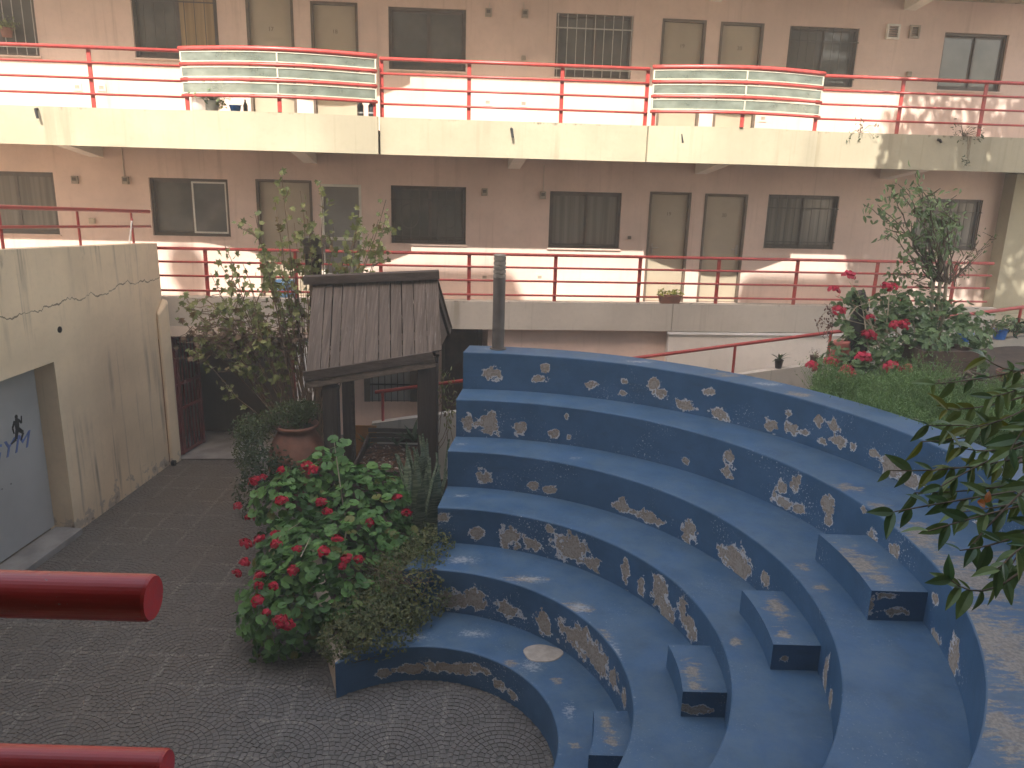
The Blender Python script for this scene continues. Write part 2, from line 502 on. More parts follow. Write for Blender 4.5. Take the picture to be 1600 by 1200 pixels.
def blue_paint():
    N = NT('peeling_blue_paint')
    co = N.pos()
    n1 = N.noise(co, 16, 8, 0.66)
    n2 = N.noise(co, 55, 4, 0.6)
    low = N.noise(co, 1.7, 4)
    nz = N.sep(N.n.new('ShaderNodeNewGeometry').outputs['Normal'])[2]
    blue = N.mix(N.ramp(N.noise(co, 3.5, 6, 0.6), 0.3, 0.7), (0.031, 0.089, 0.176), (0.048, 0.118, 0.226))
    dust = N.math('MULTIPLY', N.ramp(nz, 0.5, 0.95), N.ramp(N.noise(co, 4, 8, 0.72), 0.33, 0.68, 0.04, 0.42))
    blue = N.mix(dust, blue, (0.125, 0.178, 0.20))
    grime = N.math('MULTIPLY', N.ramp(N.noise(N.scale(co, (3, 3, 9)), 1.0, 7, 0.7), 0.52, 0.72), 0.35)
    blue = N.mix(grime, blue, (0.03, 0.06, 0.10))
    # worn treads: paint rubbed through in the direction people walk
    wn_ = N.noise(N.scale(co, (9, 26, 9)), 1.0, 8, 0.7)
    wv = N.math('ADD', N.attr('wear'), N.math('MULTIPLY', N.math('SUBTRACT', wn_, 0.5), 3.4))
    worn = N.mix(N.ramp(n2, 0.35, 0.65), (0.175, 0.15, 0.12), (0.30, 0.262, 0.21))
    col = N.mix(N.math('MULTIPLY', N.ramp(wv, 0.25, 0.75), 0.85), blue, worn)
    # pale scratches
    sv = N.math('ADD', N.attr('scratch'), N.math('MULTIPLY', N.math('SUBTRACT', N.noise(N.scale(co, (22, 40, 22)), 1.0, 9, 0.8), 0.5), 3.2))
    col = N.mix(N.math('MULTIPLY', N.ramp(sv, 0.55, 1.0), 0.62), col, (0.40, 0.42, 0.43))
    # flakes
    v = N.math('ADD', N.attr('chip'), N.math('MULTIPLY', N.math('SUBTRACT', n1, 0.5), 2.5))
    v = N.math('ADD', v, N.math('MULTIPLY', N.math('SUBTRACT', N.noise(co, 7.5, 3), 0.52), 1.8))
    fl = N.math('MULTIPLY', N.ramp(n2, 0.62, 0.65), N.ramp(low, 0.50, 0.66))
    white = N.math('MAXIMUM', N.ramp(v, 0.02, 0.07), N.math('MULTIPLY', fl, N.ramp(nz, 0.3, 0.6, 1, 0.18)))
    col = N.mix(white, col, (0.52, 0.53, 0.55))
    pl = N.ramp(N.math('ADD', v, N.math('MULTIPLY', N.math('SUBTRACT', N.noise(co, 9, 3), 0.5), 0.9)), 0.16, 0.23)
    col = N.mix(pl, col, N.mix(N.ramp(n2, 0.3, 0.7), (0.21, 0.175, 0.145), (0.38, 0.325, 0.27)))
    deep = N.ramp(N.math('ADD', v, N.math('MULTIPLY', n2, 0.4)), 0.85, 0.95)
    col = N.mix(N.math('MULTIPLY', deep, 0.5), col, (0.36, 0.33, 0.29))
    N.color(col)
    N.rough(N.mix(white, (0.52,) * 3, (0.9,) * 3))
    N.spec(0.4)
    h = N.math('SUBTRACT', N.math('MULTIPLY', N.noise(co, 30, 5), 0.35), N.math('ADD', white, pl))
    N.bump(h, 0.55, 0.004)
    return N.mat
M['blue'] = blue_paint()
M['disc'] = simple('filler', (0.40, 0.35, 0.29), 0.9, 0.2, 12, bump=0.3)

def paving(name, sett):
    N = NT(name)
    co = N.pos()
    x, y, z = N.sep(co)[0:3]
    big = N.noise(co, 0.55, 4)
    fine = N.noise(co, 45, 5, 0.65)
    a, b = ((0.130, 0.119, 0.106), (0.166, 0.152, 0.137)) if sett else ((0.06, 0.056, 0.051), (0.08, 0.074, 0.066))
    t = N.math('FRACT', N.math('ADD', N.attr('tint'), N.objrand())) if sett else fine
    col = N.mix(t, a, b)
    col = N.mix(N.ramp(fine, 0.4, 0.75, 0, 0.5), col, tuple(v * 0.55 for v in a))
    warm = N.math('MULTIPLY', N.ramp(x, -1.6, -3.4), N.ramp(big, 0.35, 0.6, 0.35, 1.0))
    col = N.mix(N.math('MULTIPLY', warm, 0.75), col, (0.142, 0.119, 0.096) if sett else (0.124, 0.104, 0.084))
    # lime bloom along the joints of the cast tiles
    wob = N.math('MULTIPLY', N.math('SUBTRACT', N.noise(co, 7, 4), 0.5), 0.07)
    m = None
    for c, lo, hi in ((x, 0.58, 0.72), (y, 0.60, 0.74)):
        f = N.math('FRACT', N.math('ADD', N.math('DIVIDE', N.math('ADD', c, wob), 0.45), 100.13))
        d = N.math('ABSOLUTE', N.math('SUBTRACT', f, 0.5))
        ln = N.ramp(d, 0.425, 0.47)
        pat = N.math('MULTIPLY', N.ramp(N.noise(N.scale(co, (1.3, 1.0, 1)), 1.0, 5, 0.7), lo - 0.20, hi - 0.14), N.ramp(N.noise(N.scale(co, (38, 38, 1)), 1.0, 2), 0.42, 0.6))
        k = N.math('MULTIPLY', N.math('MULTIPLY', ln, pat), N.ramp(fine, 0.40, 0.56))
        m = k if m is None else N.math('MAXIMUM', m, k)
    col = N.mix(N.math('MULTIPLY', m, 0.8), col, (0.34, 0.31, 0.25))
    N.color(col)
    N.rough(N.ramp(fine, 0.3, 0.7, 0.55, 0.85))
    N.spec(0.35)
    N.bump(fine, 0.4, 0.003)
    return N.mat
M['sett'] = paving('paving_stone', True)
M['mortar'] = paving('paving_joint', False)

# ------------------------------------------------------------------ amphitheatre numbers
TC = [(-0.717, 5.264), (-0.817, 5.244), (-0.697, 5.284), (-0.687, 5.254), (-0.477, 5.264), (-0.417, 5.084), (-0.417, 5.084)]
TR = [1.147, 1.784, 2.327, 2.938, 3.416, 4.060, 4.44]
TZ = [0.0, 0.36, 0.812, 1.207, 1.622, 2.066, 2.514]
TLX = [-1.487, -1.02, -0.735, -0.682, -0.629, -0.584, -0.532]
def th_left(i):
    c = (TLX[i] - TC[i][0]) / TR[i]
    return math.acos(max(-1, min(1, c)))
TH_R = rad(-62)
def cyl_hit(px, py, i):
    d = ray(px, py)
    ox, oy = _C[0] - TC[i][0], _C[1] - TC[i][1]
    a = d[0] ** 2 + d[1] ** 2
    b = ox * d[0] + oy * d[1]
    c = ox * ox + oy * oy - TR[i] ** 2
    t = (-b + math.sqrt(max(0, b * b - a * c))) / a
    p = _C + d * t
    return math.atan2(p[1] - TC[i][1], p[0] - TC[i][0]), p[2], t

# ================================================================== GROUND AND PAVING
g = MB()
g.add([(-70, -70, 0), (70, -70, 0), (70, 90, 0), (-70, 90, 0)], [(0, 1, 2, 3)])
ground = g.build('ground', M['concrete'])
ground['kind'] = 'structure'
pv = MB()
pv.add([(-6.6, -1.2, 0.004), (6, -1.2, 0.004), (6, 12.3, 0.004), (-6.6, 12.3, 0.004)], [(0, 1, 2, 3)])
paving = pv.build('courtyard_paving', M['mortar'])
paving['kind'] = 'structure'

def in_court(x, y):
    if y < 4.6 or y > 12.1: return False
    if x < -5.31 - 0.065 * (11.855 - y) + 0.02: return False
    if (x - TC[0][0]) ** 2 + (y - TC[0][1]) ** 2 < (TR[0] - 0.01) ** 2: return True
    if y > 6.13:
        lim = -1.487 - 0.365 * (y - 6.13)
        return x < max(lim, -2.9)
    if (x - TC[0][0]) ** 2 + (y - TC[0][1]) ** 2 > TR[0] ** 2 and x > -1.48: return False
    return x < 0.6
FR = 0.45
setts = []
NR = 9
for j in range(4, 30):
    for i in range(-8, 3):
        cx = i * 2 * FR + (j % 2) * FR
        cy = j * FR * 0.9998
        for k in range(NR):
            r0, r1 = FR * k / NR + 0.003, FR * (k + 1) / NR - 0.003
            rm = (r0 + r1) / 2
            n = max(3, round(2 * math.pi * rm / 0.053))
            off = R.random()
            for s in range(n):
                a0 = 2 * math.pi * (s + off) / n
                a1 = 2 * math.pi * (s + 1 + off) / n
                am = (a0 + a1) / 2
                px, py = cx + rm * math.cos(am), cy + rm * math.sin(am)
                # fish-scale fan: the two discs of the row nearer the viewer lie over this one
                if min(math.hypot(px - cx - FR, py - cy + FR), math.hypot(px - cx + FR, py - cy + FR)) < FR - 0.012: continue
                if math.hypot(px - cx, py - cy + 2 * FR) < FR - 0.012: continue
                if not in_court(px, py): continue
                g_ = 0.003 / max(rm, 0.03)
                quad = []
                for (rr, aa) in ((r0, a0 + g_), (r1, a0 + g_ * 0.8), (r1, a1 - g_ * 0.8), (r0, a1 - g_)):
                    quad.append((cx + rr * math.cos(aa) + R.uniform(-1, 1) * 0.0015, cy + rr * math.sin(aa) + R.uniform(-1, 1) * 0.0015))
                setts.append((math.hypot(px, py), px, py, quad))
setts.sort(key=lambda t: t[0])
def sett_geom(mb, quad, top, tint, off=(0, 0)):
    cx = sum(p[0] for p in quad) / 4
    cy = sum(p[1] for p in quad) / 4
    lo = [(p[0] - off[0], p[1] - off[1], 0.0045) for p in quad]
    hi = [(cx + (p[0] - cx) * 0.94 - off[0], cy + (p[1] - cy) * 0.94 - off[1], top + R.uniform(-1, 1) * 0.0012) for p in quad]
    mb.add(lo + hi, [(4, 5, 6, 7), (0, 1, 5, 4), (1, 2, 6, 5), (2, 3, 7, 6), (3, 0, 4, 7)], 0, tint)
seen, rest = [], MB()
for d, px, py, quad in setts:
    if len(seen) < 300 and -1.9 < px < 0.45 and py > 5.0 and math.hypot(px - TC[0][0], py - TC[0][1]) < 1.1:
        m = MB()
        sett_geom(m, quad, R.uniform(0.0085, 0.0115), 0, (px, py))
        o = m.build('paving_stone', M['sett'], paving)
        o.location = (px, py, 0)
        seen.append(o)
    else:
        sett_geom(rest, quad, R.uniform(0.0085, 0.0115), R.random())
rest.build('paving_stones', M['sett'], paving, kind='stuff')

# ================================================================== APARTMENT BUILDING (far side)
apt = empty('apartment_building', tuple(FO), FA, 'long pink apartment block with cream walkways and numbered doors across the courtyard', 'apartment block')
UL, UR = -13.0, 13.5
FL_LOW, FL_UP, FL_TOP = 2.45, 5.115, 7.78      # walkway floors
def holes_wall(name, mat, u0, u1, z0, z1, holes, depth=0.14):
    m = MB()
    us = sorted({u0, u1, *[h[0] for h in holes], *[h[1] for h in holes]})
    zs = sorted({z0, z1, *[h[2] for h in holes], *[h[3] for h in holes]})
    for a, b in zip(us, us[1:]):
        for c, d in zip(zs, zs[1:]):
            cu, cz = (a + b) / 2, (c + d) / 2
            if any(h[0] < cu < h[1] and h[2] < cz < h[3] for h in holes): continue
            m.add([(a, 0, c), (b, 0, c), (b, 0, d), (a, 0, d)], [(0, 1, 2, 3)])
    for a, b, c, d in holes:
        m.add([(a, 0, c), (a, depth, c), (a, depth, d), (a, 0, d)], [(0, 1, 2, 3)])
        m.add([(b, 0, c), (b, 0, d), (b, depth, d), (b, depth, c)], [(0, 1, 2, 3)])
        m.add([(a, 0, d), (a, depth, d), (b, depth, d), (b, 0, d)], [(0, 1, 2, 3)])
        m.add([(a, 0, c), (b, 0, c), (b, depth, c), (a, depth, c)], [(0, 1, 2, 3)])
        m.add([(a, depth, c), (b, depth, c), (b, depth, d), (a, depth, d)], [(0, 1, 2, 3)])
    return m.build(name, mat, apt)

def text_mesh(s, size, ext=0.002, shear=0.0):
    c = bpy.data.curves.new('lettering', 'FONT')
    c.body = s
    c.size = size
    c.extrude = ext
    c.shear = shear
    c.align_x = 'CENTER'
    c.align_y = 'CENTER'
    o = bpy.data.objects.new('lettering', c)
    COL.objects.link(o)
    dg = bpy.context.evaluated_depsgraph_get()
    dg.update()
    me = bpy.data.meshes.new_from_object(o.evaluated_get(dg))
    bpy.data.objects.remove(o)
    bpy.data.curves.remove(c)
    return me

def rect(x0, x1, yt, yb):
    ym, xm = (yt + yb) / 2, (x0 + x1) / 2
    return fac(x0, ym)[0], fac(x1, ym)[0], fac(xm, yb)[1], fac(xm, yt)[1]

def window(px, style, floor):
    u0, u1, z0, z1 = rect(*px)
    m = MB()
    fw_ = 0.045
    y0, y1 = 0.05, 0.125
    for a, b, c, d in ((u0, u0 + fw_, z0, z1), (u1 - fw_, u1, z0, z1), (u0 + fw_, u1 - fw_, z1 - fw_, z1), (u0 + fw_, u1 - fw_, z0, z0 + fw_)):
        m.box(a, b, y0, y1, c, d)
    w = m.build('window', M['frame'], apt, bevel=0.004)
    iu0, iu1, iz0, iz1 = u0 + fw_, u1 - fw_, z0 + fw_, z1 - fw_
    mid = (iu0 + iu1) / 2 + 0.02
    sash = M['frame']
    mats = [M['glass_dark'], M['glass_dark']]
    if style == 'slider_white': sash, mats = M['white_frame'], [M['glass_dark'], M['glass_grey']]
    if style in ('curtain', 'curtain_grille'): mats = [M['glass_curtain']] * 2
    if style == 'warm_grille': mats = [M['glass_dark'], M['glass_warm']]
    for k, (a, b) in enumerate(((iu0, mid), (mid, iu1))):
        yy = 0.105 if k == 0 else 0.085
        s = MB()
        t = 0.028
        for q in ((a, a + t, iz0, iz1), (b - t, b, iz0, iz1), (a + t, b - t, iz1 - t, iz1), (a + t, b - t, iz0, iz0 + t)):
            s.box(q[0], q[1], yy - 0.011, yy + 0.011, q[2], q[3])
        fm = sash if (k == 1 or style != 'slider_white') else M['frame']
        s.build('sash', fm, w)
        p = MB()
        p.box(a + t, b - t, yy - 0.003, yy + 0.003, iz0 + t, iz1 - t)
        p.build('pane', mats[k], w)
    sl = MB()
    sl.box(u0 - 0.02, u1 + 0.02, -0.03, 0.05, z0 - 0.025, z0 - 0.002)
    sl.build('sill', M['pink'], w)
    if 'grille' in style:
        gm = MB()
        n = 9
        for i in range(n):
            u = u0 + 0.03 + (u1 - u0 - 0.06) * i / (n - 1)
            gm.tube([(u, -0.018, z0 + 0.01), (u, -0.018, z1 - 0.01)], 0.0065, 5)
        for z in (z0 + 0.12, z1 - 0.22):
            gm.box(u0, u1, -0.026, -0.016, z - 0.009, z + 0.009)
        if 'fancy' in style:
            for u in (u0 + 0.3, u1 - 0.3):
                gm.tube([(u + 0.16 * math.cos(a), -0.02, z0 + 0.45 + 0.2 * math.sin(a)) for a in np.linspace(0, 6.28, 13)], 0.006, 5, cap=False)
        gm.build('grille', M['grille_white'] if 'white' in style else M['grille_dark'], w)
    return (u0, u1, z0, z1)

def door(px, floor, num=None, screen=False, z1=None, handle=1):
    u0, u1, z0, zt = rect(*px)
    z0 = floor
    m = MB()
    t = 0.042
    for a, b, c, d in ((u0, u0 + t, z0, zt), (u1 - t, u1, z0, zt), (u0 + t, u1 - t, zt - t, zt)):
        m.box(a, b, -0.012, 0.13, c, d)
    dr = m.build('door', M['white_frame'] if screen else M['door_frame'], apt, bevel=0.004)
    lf = MB()
    lf.box(u0 + t + 0.003, u1 - t - 0.003, 0.045, 0.085, z0 + 0.01, zt - t - 0.003)
    lf.build('door_leaf', M['screen'] if screen else M['door'], dr, bevel=0.003)
    if screen:
        q = MB()
        q.box(u0 + t + 0.003, u1 - t - 0.003, 0.03, 0.045, z0 + 0.95, z0 + 1.0)
        q.build('cross_rail', M['white_frame'], dr)
    hu = u0 + t + 0.06 if handle < 0 else u1 - t - 0.06
    h = MB()
    h.box(hu - 0.02, hu + 0.02, 0.033, 0.045, z0 + 0.83, z0 + 1.0)
    h.tube([(hu, 0.045, z0 + 0.93), (hu, 0.0, z0 + 0.93), (hu - handle * 0.1, 0.0, z0 + 0.93)], 0.009, 8)
    h.build('handle', M['metal'], dr)
    if num:
        me = text_mesh(num, 0.085, 0.002)
        me.materials.append(M['door_frame'])
        o = link('number', me, dr)
        o.location = ((u0 + u1) / 2, 0.0435, z0 + 1.50)
        o.rotation_euler = (rad(90), 0, 0)
    return (u0, u1, z0, zt)

up_h, lo_h = [], []
FZU, FZL = FL_UP, FL_LOW
for px, st in (((-75, 55, -32, 85), 'white_grille'), ((207, 340, -22, 92), 'warm_grille'), ((607, 728, 12, 110), 'plain'), ((868, 988, 22, 122), 'white_grille_'), ((1230, 1338, 42, 135), 'grille'), ((1470, 1570, 52, 142), 'plain')):
    up_h.append(window(px, st, FZU))
for px, num, hd in (((387, 460, -8, 150), '17', 1), ((487, 560, 3, 150), '18', 1), ((1030, 1098, 30, 190), '19', 1), ((1120, 1187, 35, 190), '20', 1)):
    up_h.append(door(px, FZU, num, handle=hd))
for px, st in (((-42, 88, 268, 365), 'curtain'), ((236, 358, 279, 369), 'slider_white'), ((611, 728, 291, 381), 'fancy_grille'), ((858, 970, 300, 388), 'curtain'), ((1197, 1307, 305, 389), 'curtain_grille'), ((1430, 1530, 311, 391), 'curtain_grille')):
    lo_h.append(window(px, st, FZL))
for px, num, sc_, hd in (((404, 490, 281, 460), None, False, 1), ((503, 566, 288, 460), None, True, 1), ((1010, 1074, 300, 470), '19', False, -1), ((1095, 1161, 303, 470), '20', False, 1)):
    lo_h.append(door(px, FZL, num, screen=sc_, handle=hd))
holes_wall('wall', M['pink'], UL, UR, FL_UP - 0.3, 7.6, up_h)
holes_wall('wall', M['pink'], UL, UR, FL_LOW - 0.2, FL_UP - 0.3, lo_h)

# ground floor behind the courtyard: gate opening, barred window, doorway
UG0, UG1 = -5.62, -3.52
gw = (fac(570, 640)[0], fac(652, 640)[0], 0.62, 1.72)
gd = (fac(690, 600)[0], fac(752, 600)[0], 0.0, 2.15)
m = MB()
wz = 2.25
def gquad(a, b, c, d): m.add([(a, 0, c), (b, 0, c), (b, 0, d), (a, 0, d)], [(0, 1, 2, 3)])
gquad(UL, UG0, 0, wz)
gquad(UG1, gw[0], 0, wz)
gquad(gw[0], gw[1], 0, gw[2]); gquad(gw[0], gw[1], gw[3], wz)
gquad(gw[1], gd[0], 0, wz)
gquad(gd[0], gd[1], gd[3], wz)
gquad(gd[1], UR, 0, wz)
m.build('wall', M['pink'], apt)
q = MB()
for a, b, c, d in ((gw[0], gw[0] + 0.1, gw[2], gw[3]), (gw[1] - 0.12, gw[1], gw[2], gw[3]), (gw[0] + 0.1, gw[1] - 0.12, gw[3] - 0.08, gw[3]), (gw[0] + 0.1, gw[1] - 0.12, 1.42, 1.5)):
    q.box(a, b, -0.03, 0.08, c, d)
wn2 = q.build('window', M['frame'], apt)
q = MB(); q.box(gw[0] + 0.1, gw[1] - 0.12, 0.05, 0.06, gw[2], gw[3] - 0.08); q.build('pane', M['grey_door'], wn2)
q = MB()
for i in range(6):
    u = gw[0] + 0.14 + i * 0.11
    q.tube([(u, -0.02, gw[2]), (u, -0.02, gw[3] - 0.08)], 0.008, 5)
q.box(gw[0] + 0.08, gw[1] - 0.1, -0.028, -0.012, 0.92, 0.945)
q.build('grille', M['black'], wn2)
q = MB(); q.box(gd[0] + 0.06, gd[1] - 0.06, 0.06, 0.1, 0, gd[3] - 0.06)
dl = q.build('door', M['brown_box'], apt)
q = MB()
for a, b, c, d in ((gd[0], gd[0] + 0.06, 0, gd[3]), (gd[1] - 0.06, gd[1], 0, gd[3]), (gd[0] + 0.06, gd[1] - 0.06, gd[3] - 0.06, gd[3])): q.box(a, b, -0.02, 0.12, c, d)
q.build('door_frame', M['door_frame'], dl)
# passage behind the gate
pz = MB()
D0, D1 = -1.28, 5.5
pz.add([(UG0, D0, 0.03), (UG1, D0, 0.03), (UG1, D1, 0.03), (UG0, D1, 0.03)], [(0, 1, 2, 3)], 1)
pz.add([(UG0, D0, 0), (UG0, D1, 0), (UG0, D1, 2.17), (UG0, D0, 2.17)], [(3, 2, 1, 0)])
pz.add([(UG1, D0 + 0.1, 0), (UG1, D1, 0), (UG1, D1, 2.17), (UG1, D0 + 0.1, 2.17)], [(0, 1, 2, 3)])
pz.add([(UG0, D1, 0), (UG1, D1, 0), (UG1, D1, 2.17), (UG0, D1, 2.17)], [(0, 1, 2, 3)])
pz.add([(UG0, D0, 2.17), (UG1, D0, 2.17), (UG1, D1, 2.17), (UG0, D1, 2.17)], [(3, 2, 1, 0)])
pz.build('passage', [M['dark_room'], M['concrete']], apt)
# wall in the slab plane beside the gate (white pier) and the ramp's back wall
q = MB(); q.box(UG1 + 0.003, UG1 + 0.33, -1.26, -0.02, 0, 2.175); q.build('pier', M['white_paint'], apt)
q = MB(); q.box(UG0, UG1 + 0.33, -1.30, -1.262, 2.02, 2.178); q.build('lintel', M['soffit'], apt)
ub = fac(1045, 530, 1.28)[0]
ub0 = fac(762, 530, 1.12)[0]
q = MB(); q.box(ub0, ub - 0.001, -1.12, -0.98, 0, 2.174); q.build('wall', M['pink'], apt)
q = MB(); q.box(ub, 9.2, -1.27, -1.12, 0, 2.172); q.build('wall', M['bracket'], apt)
q = MB(); q.box(ub - 0.03, 9.0, -1.30, -1.2705, 2.13, 2.168); q.build('drip_moulding', M['white_paint'], apt)
q = MB(); q.box(UL, UR, 0.13, 0.6, 0, 10.6); q.box(UL, UR, 0.61, 8, 0, 10.5); q.build('rear_block', M['own_wall'], apt)

# walkway slabs ------------------------------------------------------
def slab_part(u0, u1, top, bot, floor, bump, n=None, mat='cream_slab', name='walkway_slab'):
    n = n or max(2, int((u1 - u0) / 0.18))
    m = MB()
    us = [u0 + (u1 - u0) * i / n for i in range(n + 1)]
    vs = []
    for u in us:
        w = -(1.295 + bump(u))
        vs += [(u, w, bot), (u, w, top), (u, w + 0.14, top), (u, w + 0.14, floor), (u, -0.002, floor), (u, -0.002, bot + 0.02)]
    fs = []
    for i in range(n):
        a, b = i * 6, (i + 1) * 6
        for k in range(6):
            fs.append((a + k, a + (k + 1) % 6, b + (k + 1) % 6, b + k))
    fs = [tuple(reversed(f)) for f in fs]
    fs += [(0, 1, 2, 3, 4, 5), tuple(n * 6 + k for k in (5, 4, 3, 2, 1, 0))]
    m.add(vs, fs)
    o = m.build(name, M[mat], apt)
    return o
N_S = 1.295
b1a, b1b = fac(285, 120, N_S)[0], fac(590, 130, N_S)[0]
b2a, b2b = fac(1016, 150, N_S)[0], fac(1281, 160, N_S)[0]
def bay(u, a, b, base, amp):
    if u < a - 0.6 or u > b + 0.02: return 0.0
    t = (u - a) / (b - a)
    s = base * min(1, max(0, (u - a + 0.6) / 0.6))
    if 0 <= t <= 1: s += amp * math.sin(math.pi * t)
    return s
bump1 = lambda u: bay(u, b1a, b1b, 0.10, 0.28)
def bump2(u):
    t = (u - b2a) / (b2b - b2a)
    return 0.06 + 0.28 * math.sin(math.pi * t) if 0 <= t <= 1 else 0.0
UPT, UPB = 5.295, 4.775
ur_ = 10.2
slab_part(UL, b1b, UPT, UPB, FL_UP, bump1)
slab_part(b1b + 0.022, b2a - 0.01, UPT, UPB, FL_UP, lambda u: 0)
slab_part(b2a, b2b, UPT, UPB, FL_UP, bump2)
slab_part(b2b + 0.012, ur_, UPT, UPB, FL_UP, lambda u: 0)
DZ = 2.667
slab_part(UL, b1b, UPT + DZ, UPB + DZ, FL_UP + DZ, bump1)
slab_part(b1b + 0.022, b2a - 0.01, UPT + DZ, UPB + DZ, FL_UP + DZ, lambda u: 0)
slab_part(b2a, b2b, UPT + DZ, UPB + DZ, FL_UP + DZ, bump2)
slab_part(b2b + 0.012, ur_, UPT + DZ, UPB + DZ, FL_UP + DZ, lambda u: 0)
LT, LB = 2.62, 2.18
uj = fac(1050, 495, N_S)[0]
ue = fac(1556, 490, N_S)[0]
slab_part(UL, uj, LT, LB, FL_LOW, lambda u: 0, mat='shaded_slab')
slab_part(uj + 0.008, ue, LT, LB, FL_LOW, lambda u: 0, mat='shaded_slab')
# landing at the right end, where the ramp arrives
q = MB(); q.box(ue + 0.01, UR, -3.0, -0.004, 1.9, 2.36); q.build('landing_slab', M['cream_slab'], apt)
# third storey behind its own parapet
q = MB(); q.box(UL, UR, 0.0, 0.129, 7.6, 10.6); q.build('wall', M['pink'], apt)
q = MB(); q.box(UL, UR, -1.3, 0.15, 10.62, 10.85); q.build('roof_slab', M['cream_slab'], apt)
# tapered brackets under the walkways
def bracket(u, zb, w=0.2, d=0.17):
    m = MB()
    m.add([(u - w / 2, -1.2, zb), (u + w / 2, -1.2, zb), (u + w / 2, -0.003, zb), (u - w / 2, -0.003, zb),
           (u - w / 2, -1.2, zb - 0.012), (u + w / 2, -1.2, zb - 0.012), (u + w / 2, -0.003, zb - d), (u - w / 2, -0.003, zb - d)],
          [(0, 1, 2, 3), (7, 6, 5, 4), (0, 4, 5, 1), (1, 5, 6, 2), (2, 6, 7, 3), (3, 7, 4, 0)])
    return m.build('bracket', M['bracket'], apt)
for px, py in ((151, 238), (485, 248), (803, 258), (1095, 266), (1384, 272)):
    u = fac(px, py)[0]
    bracket(u, UPB + 0.018)
    bracket(u, UPB + DZ + 0.018)
for px in (-180, 1680): bracket(fac(px, 250)[0], UPB + 0.018)
# meter boxes, vents, switches
def wall_box(px, py, w, h, mat='box_beige', d=0.05, lid=True, name='meter_box'):
    u, z = fac(px, py)
    m = MB(); m.box(u - w / 2, u + w / 2, -d, 0.002, z - h / 2, z + h / 2)
    o = m.build(name, M[mat], apt, bevel=0.006)
    if lid:
        m = MB(); m.box(u - w * 0.3, u + w * 0.3, -d - 0.008, -d - 0.0005, z - h * 0.1, z + h * 0.32)
        m.build('cover', M['frame'], o)
    return o
for px, py in ((118, 281), (197, 282), (757, 300), (848, 305), (763, 20), (820, 22), (1296, 455 - 160)):
    if py > 0 and px != 1296: wall_box(px, py, 0.1, 0.12)
wall_box(818, 91, 0.07, 0.07, lid=False, name='switch')
wall_box(145, 345, 0.09, 0.09, 'door', lid=False, name='switch')
wall_box(983, 371, 0.055, 0.055, 'door_frame', lid=False, name='doorbell')
wall_box(1419, 116, 0.08, 0.08, lid=False, name='switch')
def vent(px, py, w, h, frame='white_frame', n=5, proud=0.03):
    u, z = fac(px, py)
    m = MB(); t = 0.03
    for a, b, c, d in ((u - w / 2, u - w / 2 + t, z - h / 2, z + h / 2), (u + w / 2 - t, u + w / 2, z - h / 2, z + h / 2), (u - w / 2 + t, u + w / 2 - t, z + h / 2 - t, z + h / 2), (u - w / 2 + t, u + w / 2 - t, z - h / 2, z - h / 2 + t)):
        m.box(a, b, -proud, 0.001, c, d)
    o = m.build('vent', M[frame], apt)
    for i in range(n):
        zz = z - h / 2 + t + (h - 2 * t) * (i + 0.5) / n
        s = MB()
        s.hexa([(u - w / 2 + t, -proud * 0.7, zz - 0.012), (u + w / 2 - t, -proud * 0.7, zz - 0.012), (u + w / 2 - t, -0.002, zz + 0.004), (u - w / 2 + t, -0.002, zz + 0.004),
                (u - w / 2 + t, -proud * 0.7, zz - 0.007), (u + w / 2 - t, -proud * 0.7, zz - 0.007), (u + w / 2 - t, -0.002, zz + 0.009), (u - w / 2 + t, -0.002, zz + 0.009)])
        s.build('louvre', M['box_beige'], o)
vent(1394, 50, 0.22, 0.23, proud=0.05)
vent(1428, 50, 0.17, 0.20, 'box_beige', proud=0.04)
for px, py in ((121, 136), (159, 137), (762, 160), (818, 162), (1107 + 85, 185), (757, 433), (843, 433), (1338, 440)):
    vent(px, py, 0.13, 0.11, 'pink', 4, 0.012)
# surface conduits
def conduit(pts, r=0.009):
    m = MB(); m.tube([(fac(*p)[0], -0.012, fac(*p)[1]) for p in pts], r, 6)
    m.build('conduit', M['soffit'], apt)
conduit([(190, 228), (193, 260), (195, 276)])
conduit([(850, 258), (849, 300)])
conduit([(818, 4), (820, 16)])
conduit([(765, 4), (764, 14)])
# rain spouts in the slab face
def spout(px, py, n, h=0.13):
    u, z = fac(px, py, n)
    m = MB(); m.tube([(u, -n + 0.02, z), (u, -n - 0.05, z - 0.01), (u + 0.02, -n - 0.065, z - h)], [0.022, 0.022, 0.018], 8)
    m.build('spout', M['black'], apt)
spout(58, 170, N_S + 0.0); spout(799, 201, N_S); spout(1064, 209, N_S + 0.14); spout(1466, 218, N_S, 0.05)

# right-hand pier where the walkway ends
pu0, pu1 = fac(1566, 400, 0.3)[0], fac(1680, 400, 0.3)[0]
q = MB(); q.box(pu0, pu1, -0.3, -0.003, FL_LOW - 0.1, UPB - 0.002); q.build('pier', M['cream_slab'], apt)

